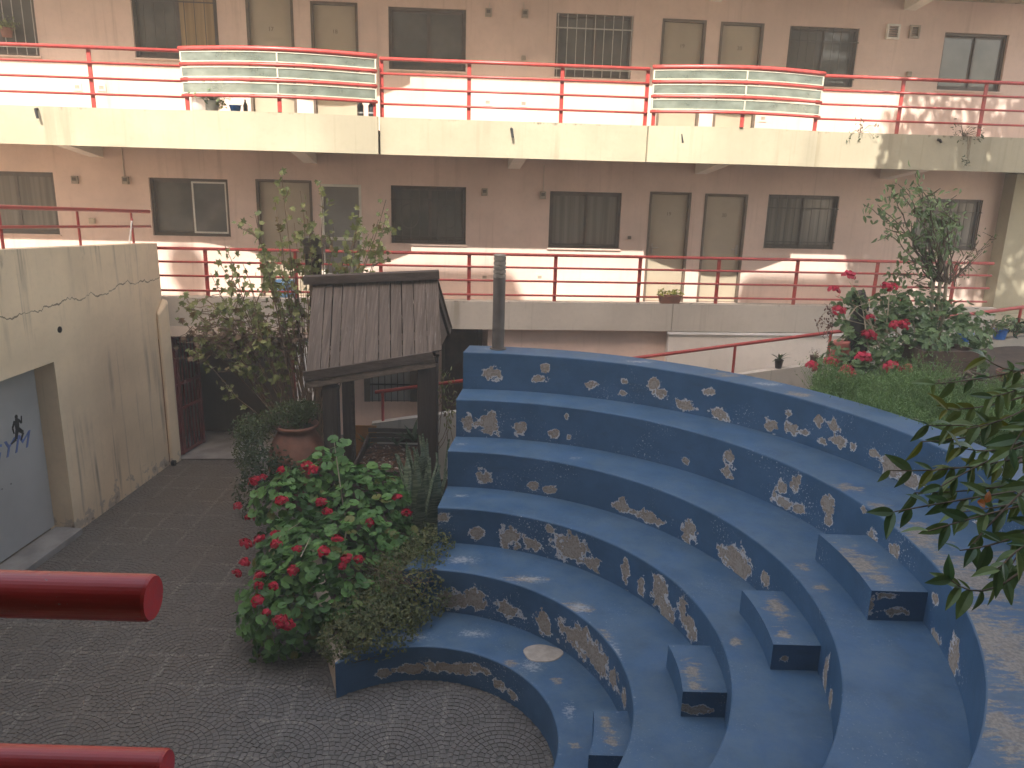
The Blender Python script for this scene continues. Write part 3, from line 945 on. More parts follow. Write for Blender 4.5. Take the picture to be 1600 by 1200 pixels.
# ================================================================== RAILINGS ON THE WALKWAYS
def rail_thing(label, u0, u1, posts, zs, zbase, w, rr, group, pr=0.028, cat='railing', wfun=None, name='walkway_railing'):
    t = empty(name, tuple(facw((u0 + u1) / 2, -w, zbase)), FA, label, cat, group)
    uc = (u0 + u1) / 2
    for k, z in enumerate(zs):
        m = MB()
        r = rr[0] if k == 0 else rr[1]
        if wfun is None: path = [(u0 - uc, 0, z - zbase), (u1 - uc, 0, z - zbase)]
        else: path = [(u - uc, -wfun(u), z - zbase) for u in np.linspace(u0, u1, 17)]
        m.tube(path, r, 10)
        m.build('rail', M['red'], t, smooth=True)
    for u in posts:
        m = MB()
        off = wfun(u) if wfun else 0
        y = -off + 0.035
        m.box(u - uc - pr, u - uc + pr, y - 0.012, y + 0.012, 0, zs[0] - zbase - 0.01)
        m.build('post', M['red'], t, bevel=0.003)
    return t
NL = N_S - 0.07
lz = [fac(868, y, NL)[1] for y in (399, 419, 440, 462)]
lu0, lu1 = fac(246, 420, NL)[0], fac(1551, 420, NL)[0]
lposts = [fac(x, 430, NL)[0] for x in (322, 462, 595, 733, 868, 1000, 1123, 1246, 1371, 1494)]
rail_thing('long red four-bar railing along the lower walkway between the left wall and right pier', lu0, lu1, lposts, lz, LT, NL, (0.024, 0.017), 'red walkway railings')
uz = [fac(733, y, NL)[1] for y in (97, 120, 143, 167)]
rail_thing('red four-bar upper walkway railing left of the first glass balustrade', UL + 0.2, b1a - 0.01, [fac(140, 115, NL)[0], fac(-150, 110, NL)[0]], uz, UPT, NL, (0.026, 0.017), 'red walkway railings')
rail_thing('red four-bar upper walkway railing between the two glass balustrades', b1b + 0.03, b2a - 0.01, [fac(733, 140, NL)[0], fac(878, 150, NL)[0], b1b + 0.05, b2a - 0.03], uz, UPT, NL, (0.026, 0.017), 'red walkway railings')
rail_thing('red four-bar upper walkway railing right of the second glass balustrade under tree shade', b2b + 0.02, ur_, [fac(1408, 170, NL)[0], fac(1537, 175, NL)[0], ur_ - 0.3], uz, UPT, NL, (0.026, 0.017), 'red walkway railings')

def balustrade(label, a, b, wf, div_px):
    t = rail_thing(label, a, b, [a + 0.06, fac(div_px, 130, N_S + 0.3)[0], b - 0.05], [z + 0.012 for z in uz], UPT, NL, (0.034, 0.022), 'curved glass balustrades on the upper walkway', cat='balustrade', wfun=wf, name='glass_balustrade')
    uc = (a + b) / 2
    ud = fac(div_px, 130, N_S + 0.3)[0]
    for k in range(3):
        zt, zb = uz[k] + 0.012 - 0.036, uz[k + 1] + 0.012 + 0.030
        for (p, q_) in ((a + 0.03, ud - 0.012), (ud + 0.012, b - 0.03)):
            us = np.linspace(p, q_, 9)
            for nm, mt, z0, z1, th in (('glass_panel', 'balustrade', zb + 0.012, zt - 0.012, 0.004), ('frame', 'cream_frame', zt - 0.0118, zt + 0.002, 0.012), ('frame', 'cream_frame', zb - 0.002, zb + 0.0118, 0.012)):
                m = MB(); vs = []; fs = []
                for u in us:
                    y = -wf(u) - 0.002
                    vs += [(u - uc, y - th, z0 - UPT), (u - uc, y + th, z0 - UPT), (u - uc, y + th, z1 - UPT), (u - uc, y - th, z1 - UPT)]
                for i in range(len(us) - 1):
                    for c in range(4): fs.append((i * 4 + c, i * 4 + (c + 1) % 4, i * 4 + 4 + (c + 1) % 4, i * 4 + 4 + c))
                fs += [(3, 2, 1, 0), tuple(len(vs) - 4 + c for c in range(4))]
                m.add(vs, fs); m.build(nm, M[mt], t)
        for u in (a + 0.02, ud, b - 0.02):
            m = MB(); y = -wf(u) - 0.002
            m.box(u - uc - 0.010, u - uc + 0.010, y - 0.013, y + 0.013, zb - UPT, zt - UPT); m.build('frame', M['cream_frame'], t)
    return t
wf1 = lambda u: 0.14 + 0.34 * math.sin(math.pi * (u - b1a) / (b1b - b1a))
wf2 = lambda u: 0.12 + 0.34 * math.sin(math.pi * (u - b2a) / (b2b - b2a))
balustrade('curved frosted glass balustrade stained brown, with flower pots behind its left end', b1a, b1b, wf1, 437)
balustrade('curved pale green glass balustrade in front of the upper door 19', b2a, b2b, wf2, 1163)

# ================================================================== LEFT GYM BUILDING
gym = empty('gym_building', tuple(LO), math.atan2(LV[1], LV[0]), 'cracked cream side wall with a recessed grey gym door on the left', 'building')
SL = 13.4
s0 = lw(85, 570)[0]; zt_ = 2.245; s1 = s0 + 1.75
def ztop(s): return 3.42 + 0.064 * s
m = MB()
def lq(a, b, c, d, e=None):
    m.add([(a, 0, c), (b, 0, c), (b, 0, d if e is None else e), (a, 0, d)], [(3, 2, 1, 0)])
m.add([(0, 0, 0), (s0, 0, 0), (s0, 0, zt_), (0, 0, zt_)], [(0, 1, 2, 3)])
m.add([(s1, 0, 0), (SL, 0, 0), (SL, 0, zt_), (s1, 0, zt_)], [(0, 1, 2, 3)])
m.add([(0, 0, zt_), (s0, 0, zt_), (s1, 0, zt_), (SL, 0, zt_), (SL, 0, ztop(SL)), (0, 0, ztop(0))], [(0, 1, 2, 3, 4, 5)])
RD = -0.32
m.add([(s0, 0, 0), (s0, RD, 0), (s0, RD, zt_), (s0, 0, zt_)], [(0, 1, 2, 3)])
m.add([(s1, 0, 0), (s1, RD, 0), (s1, RD, zt_), (s1, 0, zt_)], [(3, 2, 1, 0)])
m.add([(s0, 0, zt_), (s0, RD, zt_), (s1, RD, zt_), (s1, 0, zt_)], [(0, 1, 2, 3)])
m.add([(0, 0, ztop(0)), (SL, 0, ztop(SL)), (SL, -0.22, ztop(SL)), (0, -0.22, ztop(0))], [(0, 1, 2, 3)])
m.add([(0, -0.22, 2.9), (0, -0.22, ztop(0)), (SL, -0.22, ztop(SL)), (SL, -0.22, 2.9)], [(0, 1, 2, 3)])
m.add([(0, -0.22, 3.0), (SL, -0.22, 3.0), (SL, -7, 3.0), (0, -7, 3.0)], [(0, 1, 2, 3)])
m.add([(0, 0, 0), (0, 0, ztop(0)), (0, -0.22, ztop(0)), (0, -0.22, 0)], [(0, 1, 2, 3)])
m.add([(0, -0.22, 0), (0, -0.22, 3.0), (0, -7, 3.0), (0, -7, 0)], [(0, 1, 2, 3)])
m.build('wall', M['left_wall'], gym)
m = MB(); m.box(s0 + 0.005, s0 + 1.0, RD + 0.02, RD + 0.06, 0.1, zt_ - 0.01)
dl = m.build('gym_door', M['grey_door'], gym, bevel=0.004)
m = MB(); m.box(s0 + 1.006, s1 - 0.005, RD + 0.02, RD + 0.06, 0.1, zt_ - 0.01); m.build('gym_door', M['grey_door'], gym, bevel=0.004)
m = MB(); m.box(s0 + 0.004, s1 - 0.004, RD + 0.065, 0.10, 0.0, 0.09); m.build('threshold', M['concrete'], gym, bevel=0.008)
for px, py in ((3, 764), (17, 756)):
    s_, z_ = lw(px, py, RD + 0.06)
    m = MB(); m.lathe([(0.008, 0), (0.006, 0.006)], 8); o = m.build('keyhole', M['black'], dl); o.location = (s_, RD + 0.061, z_); o.rotation_euler = (rad(-90), 0, 0)
# lettering and the running figure on the door
sc0, zc0 = lw(-12, 712, RD + 0.062); sc1, zc1 = lw(44, 678, RD + 0.062)
sa, za = lw(18, 697, RD + 0.062)
me = text_mesh('GYM', 0.30, 0.0015, 0.35)
me.materials.append(M['gym_blue'])
o = link('lettering', me, dl)
wgt = max(v.co.x for v in me.vertices) - min(v.co.x for v in me.vertices)
hgt = max(v.co.y for v in me.vertices) - min(v.co.y for v in me.vertices)
sL = lw(-28, 705, RD + 0.062)[0]; sR = lw(45, 690, RD + 0.062)[0]
zhi = lw(40, 676, RD + 0.062)[1]; zlo = lw(38, 703, RD + 0.062)[1]
o.scale = (abs(sL - sR) / wgt, (zhi - zlo) / hgt, 1)
o.location = ((sL + sR) / 2, RD + 0.0625, (zhi + zlo) / 2)
o.rotation_euler = (rad(90), 0, rad(180))
def poly_fig(mb, pts2, sx, cx, cz, y):
    vs = [(cx - p[0] * sx, y, cz + p[1] * sx) for p in pts2] + [(cx - p[0] * sx, y + 0.002, cz + p[1] * sx) for p in pts2]
    n = len(pts2)
    mb.add(vs, [tuple(range(n)), tuple(range(2 * n - 1, n - 1, -1))] + [(i, (i + 1) % n, n + (i + 1) % n, n + i) for i in range(n)])
rm = MB()
sF = lw(30, 690, RD + 0.062); sH = lw(29, 646, RD + 0.062)
hh = sH[1] - sF[1]
def limb(a, b, wa, wb):
    a, b = Vector(a), Vector(b); d = (b - a).normalized(); p = Vector((-d.y, d.x))
    return [tuple(a + p * wa), tuple(b + p * wb), tuple(b - p * wb), tuple(a - p * wa)]
for i, pl in enumerate(([(0.02 + 0.075 * math.cos(a), 0.92 + 0.08 * math.sin(a)) for a in np.linspace(0, 6.1, 12)], limb((0.02, 0.86), (0, 0.4), 0.07, 0.085),
           [(-0.13, 0.8), (0.13, 0.82), (0.09, 0.42), (-0.09, 0.42)], limb((-0.1, 0.79), (-0.24, 0.58), 0.045, 0.035), limb((-0.24, 0.58), (-0.2, 0.36), 0.035, 0.025),
           limb((0.1, 0.79), (0.24, 0.62), 0.045, 0.035), limb((0.24, 0.62), (0.28, 0.88), 0.035, 0.025), limb((0.04, 0.44), (0.26, 0.26), 0.09, 0.06), limb((0.26, 0.26), (0.1, 0.02), 0.055, 0.03),
           limb((-0.03, 0.44), (-0.14, 0.14), 0.09, 0.06), limb((-0.14, 0.14), (-0.42, 0.05), 0.055, 0.03))):
    poly_fig(rm, pl, hh, sF[0], sF[1], RD + 0.0632 + 0.00003 * i)
rm.build('running_figure', M['black'], dl)
# corner pipe casing, drain mouth, patch
m = MB()
m.add([(-0.005, 0.003, 0), (0.22, 0.003, 0), (0.22, 0.06, 0), (-0.005, 0.10, 0), (-0.005, 0.003, 2.62), (0.22, 0.003, 2.42), (0.22, 0.06, 2.40), (-0.005, 0.10, 2.58)], BOXF)
m.build('pipe_casing', M['left_wall'], gym, bevel=0.02)
m = MB(); m.lathe([(0.045, 0), (0.045, 0.05)], 12); o = m.build('drain_mouth', M['black'], gym); o.location = (0.24, 0.06, 0.055); o.rotation_euler = (rad(-90), 0, 0)
m = MB(); m.lathe([(0.04, 0), (0.04, 0.008), (0.025, 0.01)], 12); s_, z_ = lw(93, 515); o = m.build('pipe_hole', M['black'], gym); o.location = (s_, 0.0, z_); o.rotation_euler = (rad(-90), 0, 0)
# its railing
gr = empty('terrace_railing', tuple(LO), math.atan2(LV[1], LV[0]), 'red three-bar railing on top of the cracked left wall', 'railing', None)
for dz, r in ((0.45, 0.026), (0.235, 0.018)):
    m = MB(); m.tube([(-0.06, -0.11, ztop(0) + dz), (8, -0.11, ztop(8) + dz)], r, 10); m.build('rail', M['red'], gr, smooth=True)
for px, py in ((210, 352), (127, 355), (6, 360), (-160, 370)):
    s_ = lw(px, py, -0.11)[0]
    m = MB(); m.box(s_ - 0.02, s_ + 0.02, -0.15, -0.137, ztop(s_), ztop(s_) + 0.44); m.build('post', M['red'], gr)
bst = empty('wooden_stick', (0, 0, 0), 0, 'thin pale stick leaning against the red post at the end of the left wall', 'stick')
s_ = lw(203, 378, -0.05)[0]
pb = Vector(LO) + Vector(LV) * s_ + Vector(LN) * -0.06 + Vector((0, 0, ztop(s_)))
pt = pb + Vector((0.0, 0.14, 0.32))
bst.location = pb
m = MB(); m.tube([(0, 0, 0.002), tuple(pt - pb)], 0.012, 8); m.build('shaft', M['white_frame'], bst)
m = MB(); m.tube([tuple((pt - pb) * 0.97), tuple((pt - pb) * 1.06)], 0.016, 8); m.build('end_cap', M['red'], bst)

# gate standing open in the passage
A, B = at_z(265, 724, 0.03), at_z(320, 692, 0.03)
gt = empty('metal_gate', tuple(A), math.atan2((B - A).y, (B - A).x), 'dark red barred gate standing open at the passage mouth', 'gate')
gl = (B - A).length; ghh = 1.98
for a, b in ((0.0, 0.05), (gl - 0.05, gl), (0.36, 0.40)):
    m = MB(); m.box(a, b, -0.02, 0.02, 0.02, ghh); m.build('stile', M['gate_red'], gt)
for z in (0.03, 0.75, 1.15, ghh - 0.06):
    m = MB(); m.box(0.05, gl - 0.05, -0.016, 0.016, z, z + 0.045); m.build('cross_rail', M['gate_red'], gt)
m = MB(); m.box(0.05, 0.36, -0.004, 0.004, 0.08, ghh - 0.06); m.build('sheet_panel', M['gate_red'], gt)
nb = 6
for i in range(nb):
    x = 0.40 + (gl - 0.45) * (i + 0.5) / nb
    m = MB(); m.box(x - 0.009, x + 0.009, -0.009, 0.009, 0.076, ghh - 0.061); m.build('bar', M['gate_red'], gt)
q = MB(); q.box(UG1 - 0.05, UG1 - 0.002, -1.275, -1.21, 0.031, 2.018)
q.build('gate_jamb', M['gate_red'], apt)

# ================================================================== AMPHITHEATRE
amph = empty('amphitheatre', (TC[0][0], TC[0][1], 0), 0, 'peeling blue curved amphitheatre of six stepped tiers', 'amphitheatre')
AO = Vector((TC[0][0], TC[0][1], 0))
RIS = {6: [(769,583,14,12),(851,575,7,9),(843,592,14,6),(924,602,14,6),(975,596,6,5),(973,615,7,5),(1022,600,11,11),(1030,615,13,10),(1070,634,15,9),(1105,612,10,8),(1125,648,19,9),(1204,663,12,11),(1233,645,7,9),(1236,669,12,11),(1258,675,8,6),(1279,658,9,9),(1303,665,10,11),(1310,690,16,10),(1285,690,9,6),(1332,697,6,9),(1365,708,9,9),(1395,735,26,15),(1425,750,22,13),(1470,785,15,12),(1520,820,14,14),(1560,850,16,14),(1590,880,12,14)],
 5: [(729,660,9,13),(764,660,19,21),(812,668,11,11),(867,676,10,7),(885,650,5,5),(888,683,4,4),(1070,720,7,5),(1139,715,9,10),(1138,738,13,11),(1220,762,8,12),(1225,785,20,9),(1243,757,8,15),(1247,795,11,11),(1293,787,11,15),(1295,815,7,11),(1350,798,7,7),(1363,835,9,13),(1398,860,11,13),(1462,936,7,11),(1459,1000,11,24),(1490,1035,13,34)],
 4: [(757,746,12,12),(835,760,9,6),(858,764,11,7),(970,789,14,11),(1012,808,26,11),(1076,832,14,19),(1151,880,24,26),(1128,862,9,13),(1196,905,9,15),(1290,1055,7,32),(1297,1095,7,22)],
 3: [(697,808,14,9),(742,833,15,9),(797,840,21,17),(830,850,15,11),(859,827,7,7),(890,857,32,22),(925,880,15,11),(978,893,7,25),(1002,915,6,16),(1030,925,12,27),(1040,955,15,20),(1066,955,9,22),(1080,985,10,20)],
 2: [(705,938,28,17),(745,935,20,20),(795,952,20,13),(848,975,15,18),(905,1000,36,24),(935,1030,22,24),(960,1060,10,18),(975,1090,6,16)],
 1: [(650,1045,50,9),(700,1043,45,10),(745,1045,22,9),(600,1052,16,9),(780,1070,12,9),(800,1085,9,7)]}
WEAR = {6: [(1250,616,26,5),(1130,586,30,4),(1440,700,30,12),(1550,790,40,24),(1380,668,24,6)],
 5: [(1575,1010,100,130),(1585,1150,90,130),(1520,900,75,70),(1440,835,44,28),(1590,900,60,70),(1325,762,30,10),(1440,850,34,14),(1375,790,26,9),(1470,880,22,20)], 4: [(1285,918,18,10),(1250,885,20,8)], 3: [(1150,1003,16,12)], 2: [(895,950,45,12),(940,995,20,18),(820,905,50,6)],
 1: [(945,1150,16,30),(900,1165,15,10),(800,1035,16,8),(870,1065,12,9)]}
SCR = {1: [(640,995,80,16),(560,1018,40,12),(740,990,60,14),(830,1040,40,24),(890,1110,20,34)], 2: [(720,875,60,14),(830,905,60,12),(905,950,40,22),(960,1020,22,40)], 6: [(770,545,40,5),(1000,565,60,5),(1200,600,60,6)], 3: [(720,775,30,6)], 4: [(720,694,20,5), (900,716,20,5)], 5: []}

def field(items, arr):
    f = np.full(arr.shape[0], -1.0)
    for c0, c1, h0, h1 in items:
        d = 1 - np.sqrt(((arr[:, 0] - c0) / h0) ** 2 + ((arr[:, 1] - c1) / h1) ** 2)
        f = np.maximum(f, d)
    return f
def grid_faces(nu, nv, flip=False):
    fs = []
    for i in range(nu - 1):
        for j in range(nv - 1):
            q = (i * nv + j, (i + 1) * nv + j, (i + 1) * nv + j + 1, i * nv + j + 1)
            fs.append(q[::-1] if flip else q)
    return fs
rng = np.random.default_rng(3)
def lumps(n, scale):
    x = np.linspace(0, 1, n)
    s = np.zeros(n)
    for k in (7, 15, 31, 62, 110): s += np.sin(2 * np.pi * (k * x + rng.random())) / (k ** 0.45)
    return s * scale
def blue_mesh(name, vs, fs, chip, wear, scr, parent, loc):
    me = bpy.data.meshes.new(name)
    me.from_pydata([tuple(p) for p in vs], [], fs)
    me.materials.append(M['blue'])
    for nm, arr in (('chip', chip), ('wear', wear), ('scratch', scr)):
        at = me.attributes.new(nm, 'FLOAT', 'POINT')
        at.data.foreach_set('value', np.asarray(arr, dtype=np.float32))
    me.update()
    o = link(name, me, parent)
    o.location = loc
    return o
for i in range(6):
    lv = i + 1
    z0, z1 = TZ[i], TZ[lv]
    thl, thl2 = th_left(i), th_left(i + 1)
    L = TR[i] * (thl - TH_R)
    nu = int(L / 0.028)
    th = np.linspace(thl, TH_R, nu)
    # riser
    nz = 18
    zz = np.concatenate([np.linspace(z0 - 0.01, z1 - 0.012, nz - 2), [z1 - 0.004, z1]])
    inset = np.concatenate([np.zeros(nz - 2), [0.003, 0.011]])
    wob = lumps(nu, 0.0016)
    T, Zg = np.meshgrid(th, zz, indexing='ij')
    Rr = TR[i] + inset[None, :] + wob[:, None] * (np.linspace(0, 1, nz) ** 2)[None, :]
    X = TC[i][0] + Rr * np.cos(T); Y = TC[i][1] + Rr * np.sin(T)
    zlip = lumps(nu, 0.0010)
    Zg = Zg + zlip[:, None] * (np.linspace(0, 1, nz) ** 3)[None, :]
    V = np.stack([X, Y, Zg], -1).reshape(-1, 3)
    items = []
    for (px, py, rx, ry) in RIS[lv]:
        a, zc, t = cyl_hit(px, py, i)
        al = cyl_hit(px - rx, py - rx * 0.0, i)[0]
        ar = cyl_hit(px + rx, py, i)[0]
        ds = max(0.02, min(0.5, abs(al - ar) / 2 * TR[i]))
        dzv = max(0.02, ry / F_PX * t / 0.93)
        ds = min(ds, max(0.03, 2.2 * rx / F_PX * t))
        items.append((a * TR[i], zc, ds, dzv))
    chip = field(items, np.stack([T.ravel() * TR[i], Zg.ravel()], -1))
    Fr = grid_faces(nu, nz)
    nR = len(V)
    # tread
    nt = 16
    th2 = np.linspace(thl2, TH_R, nu)
    s = np.linspace(0, 1, nt)
    r_in = TR[i] + 0.011
    r_out = TR[i + 1] + (0.03 if i < 5 else 0.0)
    ax = TC[i][0] + (r_in + wob) * np.cos(th); ay = TC[i][1] + (r_in + wob) * np.sin(th)
    bx = TC[i + 1][0] + r_out * np.cos(th2); by = TC[i + 1][1] + r_out * np.sin(th2)
    TX = ax[:, None] * (1 - s) + bx[:, None] * s
    TY = ay[:, None] * (1 - s) + by[:, None] * s
    TZZ = z1 + zlip[:, None] * np.maximum(0, 1 - s * 6)[None, :]
    V2 = np.stack([TX, TY, np.broadcast_to(TZZ, TX.shape)], -1).reshape(-1, 3)
    def plane_items(lst):
        out = []
        for (px, py, rx, ry) in lst:
            c = at_z(px, py, z1); l = at_z(px + rx, py, z1); d = at_z(px, py + ry, z1)
            out.append((c.x, c.y, max(0.04, abs(l.x - c.x)), max(0.04, abs(d.y - c.y))))
        return out
    wear = field(plane_items(WEAR[lv]), V2[:, :2])
    scr = np.maximum(field(plane_items(SCR[lv]), V2[:, :2]), {1: 0.16, 2: 0.10, 3: -0.08, 4: -0.12, 5: -0.12, 6: 0.06}[lv])
    lipd = np.tile(np.maximum(0, 1 - s * 9), nu)
    scr = np.maximum(scr, lipd * (0.45 if lv < 3 else 0.30))
    F2 = [tuple(k + nR for k in f) for f in grid_faces(nu, nt)]
    V = np.concatenate([V, V2])
    chip = np.concatenate([chip, np.full(len(V2), -1.0)])
    wear = np.concatenate([np.full(nR, -1.0), wear]); scr = np.concatenate([np.full(nR, -1.0), scr])
    # end walls and the back
    ex, fs = [], []
    for e in (0, nu - 1):
        b = len(V) + len(ex)
        ex += [(ax[e], ay[e], -0.01), (bx[e], by[e], -0.01), (bx[e], by[e], z1 - 0.0005), (ax[e], ay[e], z1 - 0.0005)]
        fs.append((b, b + 1, b + 2, b + 3) if e else (b + 3, b + 2, b + 1, b))
    if i == 5:
        b = len(V) + len(ex)
        for k in range(0, nu, 6): ex += [(bx[k], by[k], z1), (bx[k], by[k], 0)]
        nn = len(range(0, nu, 6))
        fs += [(b + 2 * k, b + 2 * k + 2, b + 2 * k + 3, b + 2 * k + 1) for k in range(nn - 1)]
    V = np.concatenate([V, np.array(ex)])
    k1 = np.full(len(ex), -1.0)
    blue_mesh('tier', V - np.array(AO), Fr + F2 + fs, np.concatenate([chip, k1]), np.concatenate([wear, k1]), np.concatenate([scr, k1]), amph, (0, 0, 0))
# half steps standing on the tiers
for i, ri, ya, yb, zt, wpx, cpx in ((4, 3.235, 5.86, 4.97, 1.85, [(1345, 880, 40, 40), (1375, 905, 30, 16)], [(1360, 945, 9, 18), (1400, 955, 26, 8), (1385, 931, 20, 5)]), (3, 2.615, 5.72, 4.965, 1.41, [(1215, 950, 26, 30), (1225, 990, 20, 14)], [(1225, 1030, 10, 7)]), (2, 2.125, 5.53, 4.945, 1.02, [(1082, 1050, 22, 26), (1085, 1072, 20, 12)], [(1095, 1108, 24, 8), (1068, 1105, 8, 6)]), (1, 1.415, 5.29, 4.80, 0.58, [(948, 1130, 14, 20), (955, 1160, 18, 20)], [])):
    c = TC[i - 1]; co_ = TC[i]
    zb = TZ[i] - 0.005
    n = 24
    ys = np.linspace(ya, yb, n)
    inn = np.array([(c[0] + math.sqrt(max(0.01, ri ** 2 - (y - c[1]) ** 2)), y) for y in ys])
    out = np.array([(co_[0] + math.sqrt((TR[i] + 0.02) ** 2 - (y - co_[1]) ** 2), y) for y in ys])
    V, F_ = [], []
    nt = 12
    for k in range(n):
        for j in range(nt):
            p = inn[k] * (1 - j / (nt - 1)) + out[k] * (j / (nt - 1))
            V.append((p[0], p[1], zt))
    F_ += grid_faces(n, nt)
    o1 = len(V)
    nz = 10
    for k in range(n):
        for z in np.linspace(zb, zt, nz): V.append((inn[k][0], inn[k][1], z))
    F_ += [tuple(q + o1 for q in f) for f in grid_faces(n, nz)]
    ends = []
    for k in (0, n - 1):
        o2 = len(V)
        for j in range(nt):
            p = inn[k] * (1 - j / (nt - 1)) + out[k] * (j / (nt - 1))
            for z in np.linspace(zb, zt, nz): V.append((p[0], p[1], z))
        F_ += [tuple(q + o2 for q in (f if k else f[::-1])) for f in grid_faces(nt, nz)]
        ends.append(o2)
    V = np.array(V)
    wi = []
    for (px, py, rx, ry) in wpx:
        cc = at_z(px, py, zt); ll = at_z(px + rx, py, zt); dd = at_z(px, py + ry, zt)
        wi.append((cc.x, cc.y, abs(ll.x - cc.x), abs(dd.y - cc.y)))
    wear = field(wi, V[:, :2]) if wi else np.full(len(V), -1.0)
    wear[o1:] = -1
    chip = np.full(len(V), -1.0)
    ci = []
    for (px, py, rx, ry) in cpx:
        cc = at_y(px, py, yb); ll = at_y(px + rx, py, yb); dd = at_y(px, py + ry, yb)
        ci.append((cc.x, cc.z, abs(ll.x - cc.x), abs(dd.z - cc.z)))
    if ci: chip[ends[1]:] = field(ci, V[ends[1]:][:, [0, 2]])
    scr_ = np.full(len(V), -1.0)
    for k in range(n):
        for j in range(nt):
            e = max(1 - j / 2.0, 1 - (n - 1 - k) / 3.0, 1 - k / 3.0)
            scr_[k * nt + j] = 0.42 if e > 0.6 else (0.12 if e > 0 else -0.1)
    blue_mesh('half_step', V - np.array(AO), F_, chip, wear, scr_, amph, (0, 0, 0))
# round plaster patch on the lowest bench
c = at_z(848, 1021, 0.36)
m = MB(); pts = []
for k in range(26):
    a = 2 * math.pi * k / 26
    rr = 1 + 0.05 * math.sin(3 * a + 1) + 0.03 * math.sin(5 * a)
    pts.append((0.182 * rr * math.cos(a), 0.135 * rr * math.sin(a)))
m.add([(x * 0.97, y * 0.97, 0.007) for x, y in pts] + [(x, y, 0.0) for x, y in pts], [tuple(range(26))] + [(k, 26 + k, 26 + (k + 1) % 26, (k + 1) % 26) for k in range(26)])
o = m.build('plaster_patch', M['disc'], amph); o.location = Vector((c.x, c.y, 0.3605)) - AO

# planter wall beside the steps and the soil inside
pw = empty('planter_wall', (-1.49, 6.13, 0), 0, 'low cream planter wall at the left end of the lowest blue bench', 'wall')
m = MB()
P0, P1, P2 = Vector((-1.487, 6.13, 0)), Vector((-2.06, 7.6, 0)), Vector((-2.75, 9.9, 0))
def wall_run(m, a, b, th, z0, z1):
    d = (b - a).normalized(); n = Vector((d.y, -d.x, 0)) * th
    m.hexa([a + Vector((0, 0, z0)), a + n + Vector((0, 0, z0)), b + n + Vector((0, 0, z0)), b + Vector((0, 0, z0)), a + Vector((0, 0, z1)), a + n + Vector((0, 0, z1)), b + n + Vector((0, 0, z1)), b + Vector((0, 0, z1))])
o0 = Vector((-1.49, 6.13, 0))
dd = (P1 - P0).normalized(); nn_ = Vector((dd.y, -dd.x, 0))
qa = [P0 - nn_ * 0.004, P0 + nn_ * 0.12 + dd * 0.07, P1 + nn_ * 0.12, P1 - nn_ * 0.004]
m.hexa([p - o0 for p in qa] + [p - o0 + Vector((0, 0, 0.352)) for p in qa])
wall_run(m, P1 - o0, P2 - o0, 0.12, 0, 0.35)
m.build('wall', M['planter_wall'], pw)
m = MB(); m.add([(-1.38, 6.2, 0.30), (-0.6, 6.6, 0.30), (-0.6, 10.4, 0.42), (-2.65, 10.0, 0.42), (-1.95, 7.6, 0.32)], [(0, 1, 2, 3, 4)])
so = m.build('planter_soil', M['soil']); so['kind'] = 'structure'
# garden soil behind the seats
m = MB()
nx, ny = 50, 30
gv = []
for a in range(nx):
    for b in range(ny):
        x = -0.5 + 9.5 * a / (nx - 1)
        yf = TC[6][1] + math.sqrt(max(0.0, TR[6] ** 2 - (x - TC[6][0]) ** 2)) if x < TC[6][0] + TR[6] else 1.2
        if x > 3.9: yf = TC[6][1] - (x - 3.9) * 2.2
        yf = max(yf, 0.9) - 0.1
        yb_ = 10.9 + math.tan(FA) * x
        y = yf + (yb_ - yf) * b / (ny - 1)
        sl_ = 0.5 + (x - 3.4) * 1.6 + (8.4 - y)
        z = 1.3 + 0.95 * min(1, max(0, sl_)) + 0.04 * math.sin(3 * x + 2 * y)
        gv.append((x, y, z))
m.add(gv, grid_faces(nx, ny))
gs = m.build('garden_soil', M['soil'], smooth=True); gs['kind'] = 'structure'

# bollard lamp on the top tier
c = at_z(778, 545, 2.514)
bl = empty('bollard_lamp', tuple(c), 0, 'slim dark bollard lamp with ribbed pale head on the top blue tier', 'lamp')
m = MB(); m.tube([(0, 0, 0), (0, 0, 0.86)], 0.073, 24); m.build('post', M['bollard'], bl, smooth=False)
m = MB(); m.lathe([(0.10, 0.0), (0.10, 0.012), (0.074, 0.014)], 24); m.build('base_plate', M['bollard'], bl)
m = MB(); pr = [(0.066, 0.862)]
for k in range(5):
    z = 0.862 + k * 0.05
    pr += [(0.074, z + 0.003), (0.074, z + 0.036), (0.066, z + 0.040), (0.066, z + 0.048)]
pr += [(0.076, 1.113), (0.076, 1.125), (0.06, 1.135)]
m.lathe(pr, 24); m.build('lamp_head', M['bollard_head'], bl)

# ================================================================== RAMP
rp = empty('ramp', (0, 11, 0), FA, None, None); rp['kind'] = 'structure'
def rz(u): return 1.06 + 0.1415 * (u + 1.9)
m = MB(); ua, uz_ = -2.0, 9.6
m.hexa([(ua, 0, 0), (uz_, 0, 0), (uz_, 0.13, 0), (ua, 0.13, 0), (ua, 0, rz(ua)), (uz_, 0, rz(uz_)), (uz_, 0.13, rz(uz_)), (ua, 0.13, rz(ua))])
m.build('curb_wall', M['curb'], rp)
m = MB(); m.hexa([(ua, 0.13, 0), (uz_, 0.13, 0), (uz_, 1.29, 0), (ua, 1.29, 0), (ua, 0.13, rz(ua) - 0.44), (uz_, 0.13, rz(uz_) - 0.44), (uz_, 1.29, rz(uz_) - 0.44), (ua, 1.29, rz(ua) - 0.44)])
m.build('ramp_floor', M['concrete'], rp)
hr = empty('ramp_handrail', (0, 11, 0), FA, 'single sloping red handrail on short posts up the ramp behind the blue steps', 'handrail')
m = MB(); m.tube([(-1.95, 0.07, rz(-1.95) + 0.44), (9.5, 0.07, rz(9.5) + 0.44)], 0.026, 10); m.build('rail', M['red'], hr, smooth=True)
